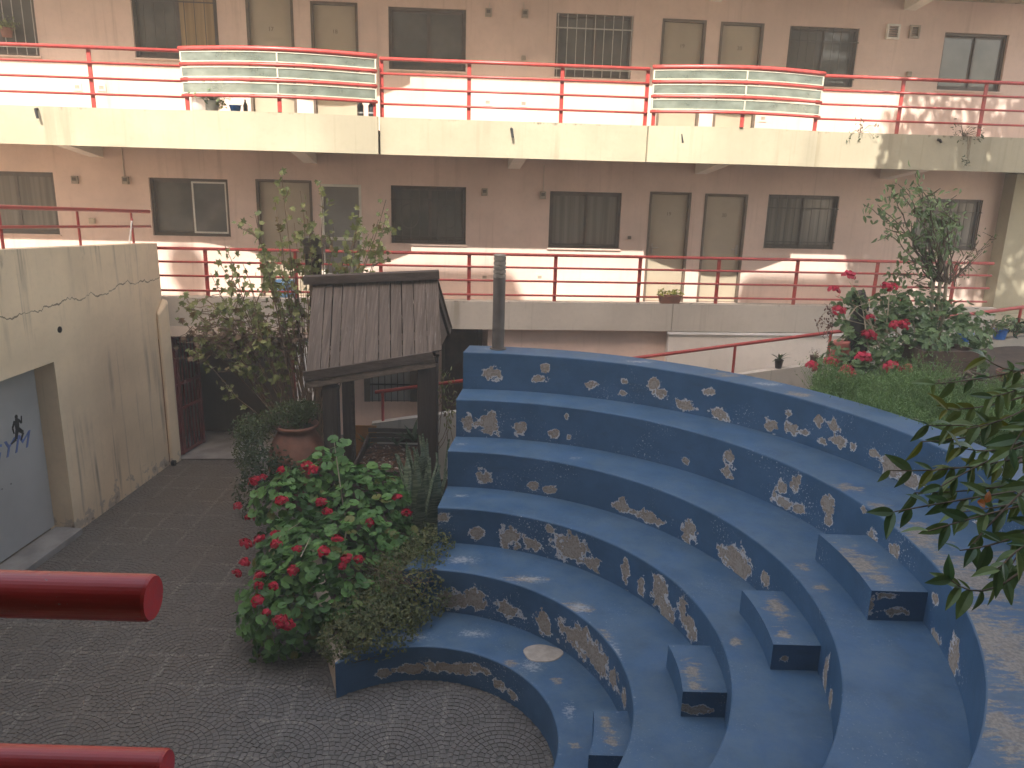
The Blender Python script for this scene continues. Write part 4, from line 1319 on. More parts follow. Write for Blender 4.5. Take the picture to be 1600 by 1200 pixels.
def fu11(px, py):
    d = ray(px, py); o = np.array([0, 11.0, 0]); t = ((o - _C) @ FW + 0.07) / (d @ FW); return float((_C + d * t - o) @ FU)
for px, py in ((598, 630), (1147, 560), (1295, 545), (850, 590), (1590, 510), (1450, 530)):
    u = fu11(px, py)
    m = MB(); m.tube([(u, 0.07, rz(u) - 0.005), (u, 0.07, rz(u) + 0.42)], 0.022, 8); m.build('post', M['red'], hr)
def on_curb(px, py):
    u = fu11(px, py); p = np.array([0, 11.0, 0]) + FU * u + FW * 0.065
    return Vector((p[0], p[1], rz(u)))
ob = empty('orange_board', tuple(at_y(571, 690, 10.6)), 0, 'small orange board standing left of the white ramp end behind the well', 'board')
m = MB(); m.box(-0.16, 0.16, -0.01, 0.01, -0.3, 0.24); m.build('panel', M['orange_board'], ob)
m = MB()
for x in (-0.14, 0.12): m.box(x, x + 0.02, 0.011, 0.03, -1.0, 0.2)
m.build('stake', M['beam'], ob)

# ================================================================== WOODEN WELL
EL, ER = at_y(479, 582, 9.0), at_y(690, 549, 9.35)
RL, RR = at_y(489, 441, 9.78), at_y(684, 434, 9.98)
BL_, BR_ = Vector((RL.x - 0.02, 10.55, EL.z + 0.05)), Vector((RR.x + 0.14, 10.65, ER.z + 0.02))
WO = Vector((-1.65, 9.5, 0.4))
well = empty('wooden_well', tuple(WO), 0, 'weathered wooden well with a steep plank roof left of the blue steps', 'well')
cuts = [0, 0.10, 0.165, 0.24, 0.34, 0.43, 0.525, 0.615, 0.705, 0.80, 0.895, 1.0]
def plank(a0, a1, b0, b1, c0, c1, k):
    # a/b: fractions along ridge and eave; slab of wood with real thickness
    m = MB()
    r0, r1 = a0.lerp(b0, c0), a0.lerp(b0, c1)
    e0, e1 = a1.lerp(b1, c0), a1.lerp(b1, c1)
    n = (r1 - r0).cross(e0 - r0).normalized()
    if n.z < 0: n = -n
    gap = (r1 - r0).normalized() * (0.0055 if k in (1, 2, 6, 7, 8) else 0.0012)
    lift = n * R.uniform(0.0, 0.008)
    low = R.uniform(-0.01, 0.012)
    dn = (e0 - r0).normalized() * low
    t = n * 0.022
    top = [r0 + gap, r1 - gap, e1 - gap + dn, e0 + gap + dn]
    m.hexa([p + lift - WO for p in (top[3], top[2], top[1], top[0])] + [p + lift + t - WO for p in (top[3], top[2], top[1], top[0])])
    o = m.build('plank', M['plank'], well, bevel=0.003)
for k in range(11): plank(RL, EL, RR, ER, cuts[k], cuts[k + 1], k)
for k in range(8): plank(RR, BR_, RL, BL_, k / 8, (k + 1) / 8, k)
def timber(name, a, b, w, h, mat='beam', upv=(0, 0, 1), bev=0.004, par=None):
    m = MB(); m.bar(a - WO, b - WO, w, h, upv); return m.build(name, M[mat], par or well, bevel=bev)
ex = (RR - RL).normalized()
timber('ridge_cap', RL - ex * 0.10 + Vector((0, -0.03, 0.035)), RR + ex * 0.02 + Vector((0, -0.03, 0.045)), 0.16, 0.10)
ed = (ER - EL).normalized()
fo = Vector((0.0, -0.035, -0.035))
timber('fascia_board', EL - ed * 0.03 + fo, ER - ed * 0.10 + fo + Vector((0, 0, 0.0)), 0.03, 0.115)
timber('eave_beam', EL - ed * 0.01 + Vector((0, 0.0, -0.135)), ER - ed * 0.08 + Vector((0, 0.0, -0.125)), 0.07, 0.10, 'rail_timber')
def post(px0, px1, pyt, Y, zb=0.3, wood_='post', d=0.17, top=None):
    a, b = at_y(px0, pyt, Y), at_y(px1, pyt, Y)
    zt2 = top if top else a.z
    m = MB(); m.box(a.x - WO.x, b.x - WO.x, Y - WO.y, Y + d - WO.y, zb - WO.z, zt2 - WO.z)
    return m.build('post', M[wood_], well, bevel=0.005)
post(652, 682, 590, 9.3, 0.35, top=2.30); post(503, 526, 605, 9.05, 0.35, d=0.15, top=2.06)
post(548, 553, 620, 9.7, 0.4, 'beam', 0.05, 2.3); 
post(535, 549, 640, 10.2, 0.4, 'post', 0.12, 2.45); post(666, 684, 600, 10.25, 0.4, 'post', 0.12, 2.45)
timber('tie_beam', Vector((at_y(515, 600, 9.1).x, 9.12, 2.02)), Vector((at_y(515, 600, 9.1).x, 10.3, 2.12)), 0.06, 0.08)
timber('tie_beam', Vector((-1.05, 9.4, 2.28)), Vector((-1.0, 10.35, 2.3)), 0.06, 0.08)
for sx, rp_, ep, bp in ((0, RL, EL, BL_), (1, RR, ER, BR_)):
    inw = ex * (0.05 if sx == 0 else -0.05)
    timber('rafter', rp_ + inw + Vector((0, 0, -0.05)), ep + inw + Vector((0, 0, -0.05)), 0.05, 0.07)
    timber('rafter', rp_ + inw + Vector((0, 0, -0.05)), bp + inw + Vector((0, 0, -0.05)), 0.05, 0.07)
# gable boards closing the right-hand triangle
m = MB()
g3 = [RR - WO, ER - WO + Vector((0, 0.03, -0.01)), BR_ - WO + Vector((0, -0.03, -0.01))]
m.add([p + Vector((-0.07, 0, -0.06)) for p in g3] + [p + Vector((-0.095, 0, -0.06)) for p in g3], [(0, 1, 2), (5, 4, 3), (0, 3, 4, 1), (1, 4, 5, 2), (2, 5, 3, 0)])
m.build('gable_board', M['beam'], well)
# planter box of bark between the posts
bx0, bx1 = at_y(556, 740, 9.12).x, at_y(654, 740, 9.12).x
zb1 = at_y(600, 736, 9.12).z
for k, z in enumerate((zb1 - 0.12, zb1 - 0.26, zb1 - 0.40)):
    timber('box_board', Vector((bx0 - 0.05, 9.12, z + 0.06)), Vector((bx1 + 0.02, 9.12, z + 0.06)), 0.03, 0.125, 'beam')
for x in (bx0 - 0.05, bx1 + 0.02):
    timber('box_board', Vector((x, 9.14, zb1 - 0.12)), Vector((x, 10.25, zb1 - 0.05)), 0.03, 0.26, 'beam')
for k in range(3):
    timber('back_rail', Vector((bx0 - 0.04, 10.2, zb1 + 0.02 + 0.07 * k)), Vector((bx1 + 0.05, 10.2, zb1 + 0.03 + 0.07 * k)), 0.03, 0.055, 'beam')
m = MB(); m.add([(bx0 - 0.02 - WO.x, 9.15 - WO.y, zb1 - 0.05 - WO.z), (bx1 - WO.x, 9.15 - WO.y, zb1 - 0.05 - WO.z), (bx1 - WO.x, 10.17 - WO.y, zb1 - 0.02 - WO.z), (bx0 - 0.02 - WO.x, 10.17 - WO.y, zb1 - 0.02 - WO.z)], [(0, 1, 2, 3)])
m.build('soil_bed', M['soil'], well)
m = MB()
for k in range(420):
    p = Vector((R.uniform(bx0, bx1 - 0.02), R.uniform(9.17, 10.1), zb1 - 0.03 + R.uniform(0, 0.03)))
    d = Vector((R.uniform(-1, 1), R.uniform(-1, 1), R.uniform(-0.3, 0.5))).normalized() * R.uniform(0.012, 0.035)
    m.bar(p - d - WO, p + d - WO, R.uniform(0.012, 0.03), 0.008, m=1 if R.random() < 0.16 else 0)
m.build('bark_chips', [simple('bark_chip', (0.16, 0.085, 0.05), 0.9, 0.4, 30), simple('pale_chip', (0.42, 0.35, 0.30), 0.9, 0.3, 30)], well, kind='stuff')
# square lamp head rising behind the ridge
c = at_y(492, 408, 10.6)
lp = empty('square_lamp_post', (c.x, 10.6, 0.4), 0, 'square brown grooved lamp post top showing above the left end of the well roof', 'lamp post')
zt2 = at_y(492, 370, 10.6).z - 0.4
m = MB(); m.box(-0.07, 0.07, -0.07, 0.07, 0, zt2 - 0.36); m.build('post', M['post'], lp, bevel=0.005)
for k, (a, b, w) in enumerate(((0.36, 0.22, 0.10), (0.215, 0.115, 0.115), (0.11, 0.0, 0.125))):
    m = MB(); m.box(-w, w, -w, w, zt2 - a, zt2 - b); m.build('lamp_head', M['bollard'] if k else M['post'], lp, bevel=0.006)

# ================================================================== PLANTS
def fan_leaf(pts, cup=0.0, fold=0.0):
    """flat outline pts (x across, y along) with a raised or folded middle"""
    m = MB()
    cx = sum(p[0] for p in pts) / len(pts); cy = sum(p[1] for p in pts) / len(pts)
    vs = [(cx, cy, -cup)] + [(x, y, abs(x) * fold + 0.0) for x, y in pts]
    n = len(pts)
    m.add(vs, [(0, 1 + k, 1 + (k + 1) % n) for k in range(n)])
    return m
def geranium_leaf():
    pts = []
    for k in range(15):
        a = math.radians(-90 + 14 + (360 - 28) * k / 14)
        r = 0.5 * (1 + 0.09 * math.cos(7 * (a + math.pi / 2)))
        pts.append((r * math.cos(a), 0.42 + r * math.sin(a)))
    pts.append((0, 0.36))
    return fan_leaf(pts, 0.10)
def lobed_leaf():
    pts = [(0, 0), (0.22, 0.05), (0.48, 0.12), (0.30, 0.32), (0.55, 0.62), (0.20, 0.60), (0, 1.05), (-0.20, 0.60), (-0.55, 0.62), (-0.30, 0.32), (-0.48, 0.12), (-0.22, 0.05)]
    return fan_leaf(pts, 0.03, 0.18)
def lance_leaf(w=0.3, n=5, curve=0.25):
    m = MB(); vs, fs = [], []
    for i in range(n + 1):
        t = i / n
        ww = w / 2 * math.sin(math.pi * min(1, 0.06 + t * 0.94) ** 0.8) if i < n else 0.0
        z = -curve * t * t
        vs += [(-ww, t, z + ww * 0.35), (0, t, z), (ww, t, z + ww * 0.35)]
    for i in range(n):
        a = i * 3
        fs += [(a, a + 1, a + 4, a + 3), (a + 1, a + 2, a + 5, a + 4)]
    return m.add(vs, fs)
def small_leaf():
    m = MB(); return m.add([(0, 0, 0), (0.3, 0.45, 0.06), (0, 1, -0.08), (-0.3, 0.45, 0.06)], [(0, 1, 2, 3)])
def blade(n=7):
    m = MB(); vs, fs = [], []
    for i in range(n + 1):
        t = i / n
        w = 0.058 * (1.0 - 0.25 * abs(t - 0.45)) * (1 - t ** 6) ** 0.6 + (0.001 if i == n else 0)
        bx = 0.10 * t * t
        vs += [(-w, bx + 0.004, t), (0, bx - 0.012, t), (w, bx + 0.004, t), (0, bx + 0.012, t)]
    for i in range(n):
        for k in range(4): fs.append((i * 4 + k, i * 4 + (k + 1) % 4, i * 4 + 4 + (k + 1) % 4, i * 4 + 4 + k))
    return m.add(vs, fs)
CAMV = Vector((0, 0, CAM_H))
def orient(p, normal, size, spin, sx=1.0):
    n = Vector(normal).normalized()
    t = n.cross(Vector((0, 0, 1)))
    if t.length < 0.05: t = Vector((1, 0, 0))
    t.normalize(); b = n.cross(t)
    x = t * math.cos(spin) + b * math.sin(spin)
    y = n.cross(x)
    return Matrix(((x.x * size * sx, y.x * size, n.x * size, p[0]), (x.y * size * sx, y.y * size, n.y * size, p[1]), (x.z * size * sx, y.z * size, n.z * size, p[2]), (0, 0, 0, 1)))
def leaves(root, shapes, mat, mats_list, nmax=300, name='leaf', mass='foliage', lookat=True):
    """the nearest nmax leaves are parts of their own, the rest one joined part"""
    rp_ = Vector(root.location)
    if lookat: mats_list = sorted(mats_list, key=lambda mw: ((mw.translation - CAMV).length))
    mds = [s.mesh(name, mat) for s in shapes]
    T_ = Matrix.Translation(-rp_)
    for k, mw in enumerate(mats_list[:nmax]):
        link(name, mds[k % len(mds)], root, T_ @ mw)
    rest_ = mats_list[nmax:]
    if rest_:
        vs, fs, tt = [], [], []
        for k, mw in enumerate(rest_):
            s = shapes[k % len(shapes)]
            A = np.array(T_ @ mw)
            v = np.array(s.v) @ A[:3, :3].T + A[:3, 3]
            b = len(vs)
            vs.extend(map(tuple, v)); fs.extend(tuple(i + b for i in f) for f in s.f); tt.extend([R.random()] * len(v))
        me = bpy.data.meshes.new(mass); me.from_pydata(vs, [], fs); me.materials.append(mat)
        at = me.attributes.new('tint', 'FLOAT', 'POINT'); at.data.foreach_set('value', np.array(tt, dtype=np.float32))
        o = link(mass, me, root); o['kind'] = 'stuff'
def rvec(): 
    while True:
        v = Vector((R.uniform(-1, 1), R.uniform(-1, 1), R.uniform(-1, 1)))
        if 0.05 < v.length < 1: return v.normalized()
def shell(ells, n, size, up=0.5, jit=0.6, rlo=0.78, rhi=1.04, zmin=None, inside=True, flat=1.0):
    """leaves through the outer shell of a group of ellipsoids"""
    out = []
    tot = sum(e[1][0] * e[1][1] + e[1][0] * e[1][2] + e[1][1] * e[1][2] for e in ells)
    for (c, r) in ells:
        k = int(n * (r[0] * r[1] + r[0] * r[2] + r[1] * r[2]) / tot)
        for _ in range(k):
            d = rvec(); rr = R.uniform(rlo, rhi)
            wob = 1 + 0.10 * math.sin(5 * d.x + 3 * d.z + c[0] * 7) * math.sin(4 * d.y + 6 * d.z)
            p = Vector((c[0] + d.x * r[0] * rr * wob, c[1] + d.y * r[1] * rr * wob, c[2] + d.z * r[2] * rr * wob))
            if zmin is not None and p.z < zmin: continue
            if inside and any(sum(((p[i] - c2[i]) / r2[i]) ** 2 for i in range(3)) < 0.55 for (c2, r2) in ells if c2 is not c): continue
            nn = Vector((d.x / r[0], d.y / r[1], d.z / r[2])).normalized() + Vector((0, 0, up)) + rvec() * jit
            s = R.uniform(*size)
            out.append(orient(p, nn, s, R.uniform(0, 6.28)))
    return out
def hit_ell(px, py, ells):
    d = Vector(ray(px, py)).normalized(); best = None
    for (c, r) in ells:
        o = [(CAMV[i] - c[i]) / r[i] for i in range(3)]; e = [d[i] / r[i] for i in range(3)]
        A = sum(x * x for x in e); B = sum(x * y for x, y in zip(o, e)); C_ = sum(x * x for x in o) - 1
        D = B * B - A * C_
        if D < 0:
            t = -B / A
            miss = math.sqrt(max(0, C_ + 1 - B * B / A))
            if miss < 1.35: best = min(best, t) if best else t
            continue
        t = (-B - math.sqrt(D)) / A
        best = min(best, t) if best else t
    return CAMV + d * best if best else None
def flower_head_mesh(name, mat, n=46):
    m = MB()
    for k in range(n):
        d = rvec()
        if d.z < -0.3: d.z = -d.z
        p = d * R.uniform(0.7, 1.0) * Vector((1, 1, 0.8)).length / 1.62
        mw = orient(p, d + rvec() * 0.4, R.uniform(0.7, 1.0), R.uniform(0, 6.28))
        q = [(0.0, -0.1, 0), (0.36, 0.15, 0.05), (0.25, 0.55, 0.0), (-0.25, 0.55, 0.0), (-0.36, 0.15, 0.05)]
        m.add([tuple(mw @ Vector(v)) for v in q], [(0, 1, 2, 3, 4)], 0, R.random())
    return m.mesh(name, mat)
FH = [flower_head_mesh('flower_head', M['petal']) for _ in range(5)]
FHF = [flower_head_mesh('flower_head', M['petal_far']) for _ in range(4)]
def flowers(root, pxs, ells, meshes, size, push=0.03, Y=None):
    rl = Vector(root.location)
    for k, (px, py) in enumerate(pxs):
        p = hit_ell(px, py, ells) if Y is None else at_y(px, py, Y)
        if p is None: continue
        p = p + (CAMV - p).normalized() * push
        o = link('flower_head', meshes[k % len(meshes)], root)
        o.location = p - rl; s = R.uniform(*size); o.scale = (s, s, s * 0.85); o.rotation_euler = (R.uniform(-.5, .3), R.uniform(-.4, .4), R.uniform(0, 6.28))
def stems(root, pts, mat, r=0.006, name='stem', n=5):
    m = MB(); rl = Vector(root.location)
    for path in pts: m.tube([Vector(p) - rl for p in path], [r * (1 - 0.6 * i / (len(path) - 1)) for i in range(len(path))], n)
    return m.build(name, mat, root)

# --- red geranium spilling over the planter wall
GE = [(tuple(at_y(508, 878, 6.95)), (0.24, 0.28, 0.24)), (tuple(at_y(505, 755, 8.35)), (0.40, 0.40, 0.36)), (tuple(at_y(450, 790, 8.1)), (0.40, 0.40, 0.38)), (tuple(at_y(575, 775, 8.3)), (0.42, 0.35, 0.34)), ((-1.80, 7.45, 0.55), (0.72, 0.85, 0.62)), ((-1.60, 8.15, 0.80), (0.58, 0.62, 0.62)), ((-2.25, 8.25, 0.62), (0.40, 0.45, 0.48)), ((-2.15, 6.95, 0.38), (0.46, 0.55, 0.48)), ((-1.25, 7.75, 0.55), (0.42, 0.5, 0.42)), ((-2.22, 7.75, 0.5), (0.45, 0.6, 0.5)), ((-1.60, 6.98, 0.55), (0.42, 0.45, 0.34))]
ger = empty('geranium_bush', (-1.8, 7.5, 0.32), 0, 'large leafy geranium with red flower heads spilling over the low planter wall', 'geranium')
GL = geranium_leaf()
leaves(ger, [GL], M['geranium'], shell(GE, 4600, (0.06, 0.125), 0.55, 0.75, 0.72, 1.06, 0.05), 300)
top = at_y(522, 690, 8.15)
leaves_top = [orient(top + Vector((dx, dy, dz)), (0.1 * dx, -0.5, 0.9), s, R.uniform(0, 6)) for dx, dy, dz, s in ((-0.05, 0, 0.0, 0.12), (0.05, -0.02, 0.02, 0.13), (0.0, -0.05, -0.12, 0.14), (0.09, 0.05, -0.05, 0.11), (0.07, -0.05, -0.25, 0.15), (-0.08, -0.03, -0.22, 0.13))]
leaves(ger, [GL], M['geranium'], leaves_top, 50)
stems(ger, [[(-1.8, 7.6, 0.3), (-1.75, 7.9, 0.8), tuple(top)], [(-2.0, 7.3, 0.3), (-2.3, 7.0, 0.5)], [(-1.7, 7.2, 0.3), (-1.6, 6.9, 0.8)], [(-1.5, 7.9, 0.3), (-1.3, 7.9, 0.9)]], M['pale_stem'], 0.012)
flowers(ger, [(397,752),(411,746),(440,784),(372,791),(370,815),(391,810),(384,850),(406,844),(431,837),(432,851),(464,859),(480,728),(490,736),(512,801),(502,785),(577,817),(635,802),(526,844),(506,862),(534,885),(540,876),(560,874),(457,892),(381,880),(370,896),(404,916),(427,917),(407,901),(403,939),(437,971),(450,977),(416,958),(440,735),(621,779)], GE, FH, (0.042, 0.07))
for pl in ([(420, 862), (440, 835), (468, 817)], [(470, 870), (480, 850), (484, 840)]):
    w = [hit_ell(*q, GE) for q in pl]
    if all(w): stems(ger, [[p + (CAMV - p).normalized() * 0.06 for p in w]], M['pale_stem'], 0.006)

# --- olive succulent ground cover on the corner of the bench
SU = [((-1.22, 6.75, 0.45), (0.46, 0.52, 0.30)), ((-0.98, 7.15, 0.55), (0.44, 0.5, 0.36)), ((-1.45, 6.45, 0.40), (0.25, 0.30, 0.22)), ((-0.80, 7.5, 0.66), (0.28, 0.42, 0.34)), ((-1.3, 6.9, 0.5), (0.35, 0.4, 0.25))]
sc_ = empty('succulent_mat', (-1.2, 6.8, 0.34), 0, 'olive green small-leaved creeping succulent hanging over the end of the lowest blue benches', 'ground cover', None, 'stuff')
leaves(sc_, [small_leaf()], M['succulent'], shell(SU, 17000, (0.022, 0.05), 0.4, 1.0, 0.72, 1.08, 0.2, False), 0, mass='foliage')
stems(sc_, [[Vector((-1.0 + R.uniform(-.3, .3), 7.1 + R.uniform(-.3, .3), 0.62)), Vector((-1.0 + R.uniform(-.4, .4), 7.0 + R.uniform(-.4, .3), 0.88))] for _ in range(40)], M['twig'], 0.004, 'twigs', 4)

# --- snake plant blades beside the well
sn = empty('snake_plant', (-0.98, 8.45, 0.4), 0, 'tall banded snake plant blades between the well post and the blue steps', 'plant')
BM = blade().mesh('leaf', M['sansev'])
for k in range(34):
    p = Vector((-0.98 + R.gauss(0, 0.14), 8.5 + R.gauss(0, 0.28), 0.40))
    h = R.uniform(0.75, 1.25)
    mw = Matrix.Translation(p - Vector(sn.location)) @ Matrix.Rotation(R.uniform(0, 6.28), 4, 'Z') @ Matrix.Rotation(R.uniform(-0.22, 0.16), 4, 'X') @ Matrix.Diagonal((R.uniform(0.8, 1.2), 1, h, 1))
    link('leaf', BM, sn, mw)

# --- small rosettes in the bark bed
AG = lance_leaf(0.16, 5, 0.35).mesh('leaf', M['agave'])
def rosette(label, p, n, ln, group=None, name='aloe_plant', tilt=(0.5, 1.1), mesh=None):
    t = empty(name, tuple(p), 0, label, 'plant', group)
    for k in range(n):
        a = 6.28 * k / n + R.uniform(-.2, .2); s = ln * R.uniform(0.75, 1.1)
        mw = Matrix.Rotation(a, 4, 'Z') @ Matrix.Rotation(R.uniform(*tilt), 4, 'X') @ Matrix.Diagonal((s, s, s, 1))
        link('leaf', mesh or AG, t, mw)
    return t
bz = zb1 - 0.02
rosette('single small aloe at the left of the well bed', at_y(575, 699, 10.12), 8, 0.24, 'aloes in the well bed')
rosette('small aloe in the middle of the well bed', at_y(620, 696, 10.12), 9, 0.26, 'aloes in the well bed')
rosette('taller aloe against the right well post', at_y(646, 690, 10.05), 10, 0.34, 'aloes in the well bed')

# --- terracotta urn with asparagus fern
uc = at_y(466, 720, 9.25)
zr = at_y(470, 662, 9.25).z
urn = empty('terracotta_urn', (uc.x, 9.25, 0.42), 0, 'big round terracotta urn with a flared rim left of the well', 'urn')
H_ = zr - 0.42
m = MB(); m.lathe([(0.17, 0), (0.30, 0.25 * H_), (0.365, 0.52 * H_), (0.355, 0.66 * H_), (0.30, 0.80 * H_), (0.235, 0.90 * H_), (0.225, 0.935 * H_), (0.268, 0.975 * H_), (0.268, H_), (0.235, H_), (0.21, H_ - 0.05)], 32); m.build('pot', M['terracotta'], urn, smooth=True)
m = MB(); m.lathe([(0.21, H_ - 0.048), (0.05, H_ - 0.03)], 20); m.build('soil', M['soil'], urn)
fr = empty('asparagus_fern', (uc.x, 9.25, zr - 0.04), 0, 'feathery dull green fern growing from the terracotta urn and drooping left', 'fern')
FE = [((uc.x - 0.1, 9.25, zr + 0.10), (0.28, 0.25, 0.17)), ((uc.x - 0.48, 9.1, zr - 0.02), (0.24, 0.22, 0.17)), ((uc.x - 0.56, 9.0, zr - 0.26), (0.14, 0.16, 0.30)), ((uc.x + 0.1, 9.3, zr + 0.16), (0.16, 0.2, 0.12))]
leaves(fr, [small_leaf()], M['fern'], shell(FE, 6000, (0.016, 0.04), 0.2, 1.4, 0.55, 1.15, None, False), 0, mass='fronds')
stems(fr, [[Vector(fr.location), Vector(fr.location) + Vector((R.uniform(-.3, .25), R.uniform(-.2, .2), R.uniform(.15, .34))), Vector(fr.location) + Vector((R.uniform(-.55, .4), R.uniform(-.3, .2), R.uniform(-.05, .42)))] for _ in range(26)], M['fern'], 0.004)
lb = empty('small_leaf_shrub', (-2.75, 8.9, 0.3), 0, 'dark small-leaved shrub under the fern at the edge of the path', 'shrub')
LE = [(tuple(at_y(412, 728, 8.7)), (0.24, 0.3, 0.26)), (tuple(at_y(440, 735, 8.75)), (0.22, 0.25, 0.16)), (tuple(at_y(392, 770, 8.6)), (0.2, 0.3, 0.3)), (tuple(at_y(400, 700, 8.8)), (0.16, 0.2, 0.16))]
leaves(lb, [lance_leaf(0.38, 3, 0.15)], M['dark_leaf'], shell(LE, 1100, (0.04, 0.07), 0.3, 1.1, 0.5, 1.1, 0.05, False), 300)

# --- lobed-leaf climber shrub behind the well
def branchy(root, base, targets, per, spread, shapes, mat, lsize, twig_mat, tr, nmax=300, start=0.35, sag=0.0, hang=0.5, Yfun=None, side=2):
    P, Lm = [], []
    for (px, py, Y) in targets:
        e = at_y(px, py, Y)
        b = Vector(base) + Vector((R.gauss(0, 0.08), R.gauss(0, 0.08), 0))
        mid1 = b.lerp(e, 0.4) + Vector((R.gauss(0, 0.07), R.gauss(0, 0.07), 0.18 * (e - b).length * 0.5))
        mid2 = b.lerp(e, 0.75) + Vector((R.gauss(0, 0.05), R.gauss(0, 0.05), 0.10))
        path = []
        for k in range(9):
            t = k / 8
            path.append(b * (1 - t) ** 3 + mid1 * 3 * t * (1 - t) ** 2 + mid2 * 3 * t * t * (1 - t) + e * t ** 3 + Vector((R.gauss(0, .012), R.gauss(0, .012), R.gauss(0, .012))))
        P.append(path)
        for _ in range(side):
            k = R.randint(4, 7)
            d = (path[k + 1] - path[k]).normalized() + rvec() * 0.9
            q = path[k] + d.normalized() * R.uniform(0.12, 0.3)
            P.append([path[k], path[k].lerp(q, 0.5) + rvec() * 0.02, q])
            for _ in range(max(2, per // 4)):
                p = path[k].lerp(q, R.uniform(0.4, 1.1)) + rvec() * spread * 0.6
                Lm.append(orient(p, rvec() * 0.7 + Vector((0, -0.6, 0.5)), R.uniform(*lsize), R.uniform(0, 6.28)))
        for _ in range(per):
            t = start + (1 - start) * R.random() ** 0.75
            x = t * 8; k = min(7, int(x))
            p = path[k].lerp(path[k + 1], x - k) + rvec() * R.uniform(0.02, spread)
            nrm = rvec() * 0.8 + Vector((0, -0.6, 0.5))
            mw = orient(p, nrm, R.uniform(*lsize), R.uniform(0, 6.28))
            if R.random() < hang:      # leaf tip points down
                x_ = Vector((R.uniform(-1, 1), R.uniform(-.4, .4), R.uniform(-.2, .2))).normalized()
                y_ = Vector((R.uniform(-.5, .5), R.uniform(-.5, .3), -1)).normalized(); x_ = (x_ - y_ * x_.dot(y_)).normalized(); z_ = x_.cross(y_)
                s = R.uniform(*lsize)
                mw = Matrix(((x_.x * s, y_.x * s, z_.x * s, p.x), (x_.y * s, y_.y * s, z_.y * s, p.y), (x_.z * s, y_.z * s, z_.z * s, p.z), (0, 0, 0, 1)))
            Lm.append(mw)
    stems(root, P, twig_mat, tr, 'branches', 5)
    leaves(root, shapes, mat, Lm, nmax)
iv = empty('climber_shrub', (-2.72, 10.35, 0.4), 0, 'tall tangled shrub with lobed olive leaves behind the well roof', 'shrub')
TG = [(440,265),(500,282),(400,335),(432,312),(470,300),(402,352),(352,385),(330,430),(292,470),(286,458),(282,498),(330,520),(300,545),(350,505),(380,560),(430,570),(602,312),(590,345),(562,330),(560,382),(540,372),(522,352),(520,400),(592,380),(452,402),(420,420),(392,450),(372,470),(462,350),(482,330),(410,380),(440,370),(340,410),(380,410),(365,440),(320,465),(400,480),(430,450),(450,470),(560,350),(500,400),(480,390),(350,480),(410,510),(330,495),(575,365),(605,330),(545,410)]
branchy(iv, (-2.72, 10.35, 0.4), [(x, y, R.uniform(9.95, 10.75)) for x, y in TG], 21, 0.12, [lobed_leaf()], M['ivy'], (0.05, 0.11), M['twig'], 0.010, 300, 0.45)
# the dry twiggy underside over the gate
tw = []
for k in range(240):
    a = at_y(R.uniform(300, 470), R.gauss(520, 20), R.uniform(10.2, 10.9)); b = a + Vector((R.uniform(-.35, .35), R.uniform(-.1, .1), R.uniform(-.14, .10)))
    tw.append([a, a.lerp(b, 0.5) + rvec() * 0.04, b])
for k in range(46):
    b0 = Vector((-2.72 + R.gauss(0, .09), 10.35 + R.gauss(0, .1), 0.4)); e = at_y(R.uniform(420, 520), R.uniform(380, 500), R.uniform(10.2, 10.7))
    tw.append([b0, b0.lerp(e, 0.35) + rvec() * 0.07, b0.lerp(e, 0.7) + rvec() * 0.07, e])
stems(iv, tw, M['twig'], 0.007, 'dry_twigs', 4)
leaves(iv, [lobed_leaf()], M['twig'], [orient(at_y(R.gauss(390, 45), R.gauss(530, 18), R.uniform(10.2, 10.8)), rvec(), R.uniform(.05, .1), R.uniform(0, 6)) for _ in range(260)], 0, mass='dry_leaves')
vn = empty('trailing_vine', tuple(at_y(690, 700, 9.7)), 0, 'thin straggling vine hanging beside the right side of the well roof', 'vine')
branchy(vn, Vector(vn.location), [(x, y, R.uniform(9.6, 9.9)) for x, y in ((695, 575), (705, 590), (690, 600), (712, 610), (698, 620), (700, 640), (708, 655))], 12, 0.06, [lance_leaf(0.3, 3, .2)], M['ivy'], (0.04, 0.075), M['twig'], 0.005, 100, 0.4, side=1)

# --- right-hand garden: geranium thicket, small tree, grass, pots
GR = [(tuple(at_y(1435, 548, 9.35)), (0.36, 0.22, 0.24)), (tuple(at_y(1360, 590, 9.2)), (0.45, 0.25, 0.2)), ((5.75, 10.2, 2.75), (0.45, 0.4, 0.36)), ((5.3, 10.4, 2.95), (0.42, 0.35, 0.3)), ((4.15, 9.7, 2.2), (0.35, 0.35, 0.3)), ((5.05, 10.15, 2.55), (0.62, 0.5, 0.48)), ((4.45, 9.9, 2.35), (0.45, 0.4, 0.36)), ((5.45, 9.8, 2.5), (0.5, 0.45, 0.42)), ((4.75, 10.4, 2.85), (0.32, 0.3, 0.3)), ((5.0, 9.5, 2.25), (0.75, 0.4, 0.33))]
g2 = empty('geranium_thicket', (5.0, 10.0, 2.2), 0, 'wild geranium thicket with crimson flower heads behind the top blue tier', 'geranium')
leaves(g2, [GL], M['geranium_far'], shell(GR, 3600, (0.05, 0.10), 0.5, 0.9, 0.7, 1.1, 2.05), 300)
def hit_any(px, py):
    p = hit_ell(px, py, GR)
    return p
GTW = []
for tx, ty in ((1327, 440), (1305, 462), (1390, 455), (1340, 455), (1400, 505), (1362, 500), (1330, 480), (1312, 497), (1380, 470), (1420, 480)):
    e = at_y(tx, ty, 10.2); b = Vector((4.9 + R.gauss(0, .2), 10.0, 2.5)); GTW.append([b, b.lerp(e, .5) + Vector((0, 0, .08)), e])
stems(g2, GTW, M['pale_stem'], 0.012)
Lx = []
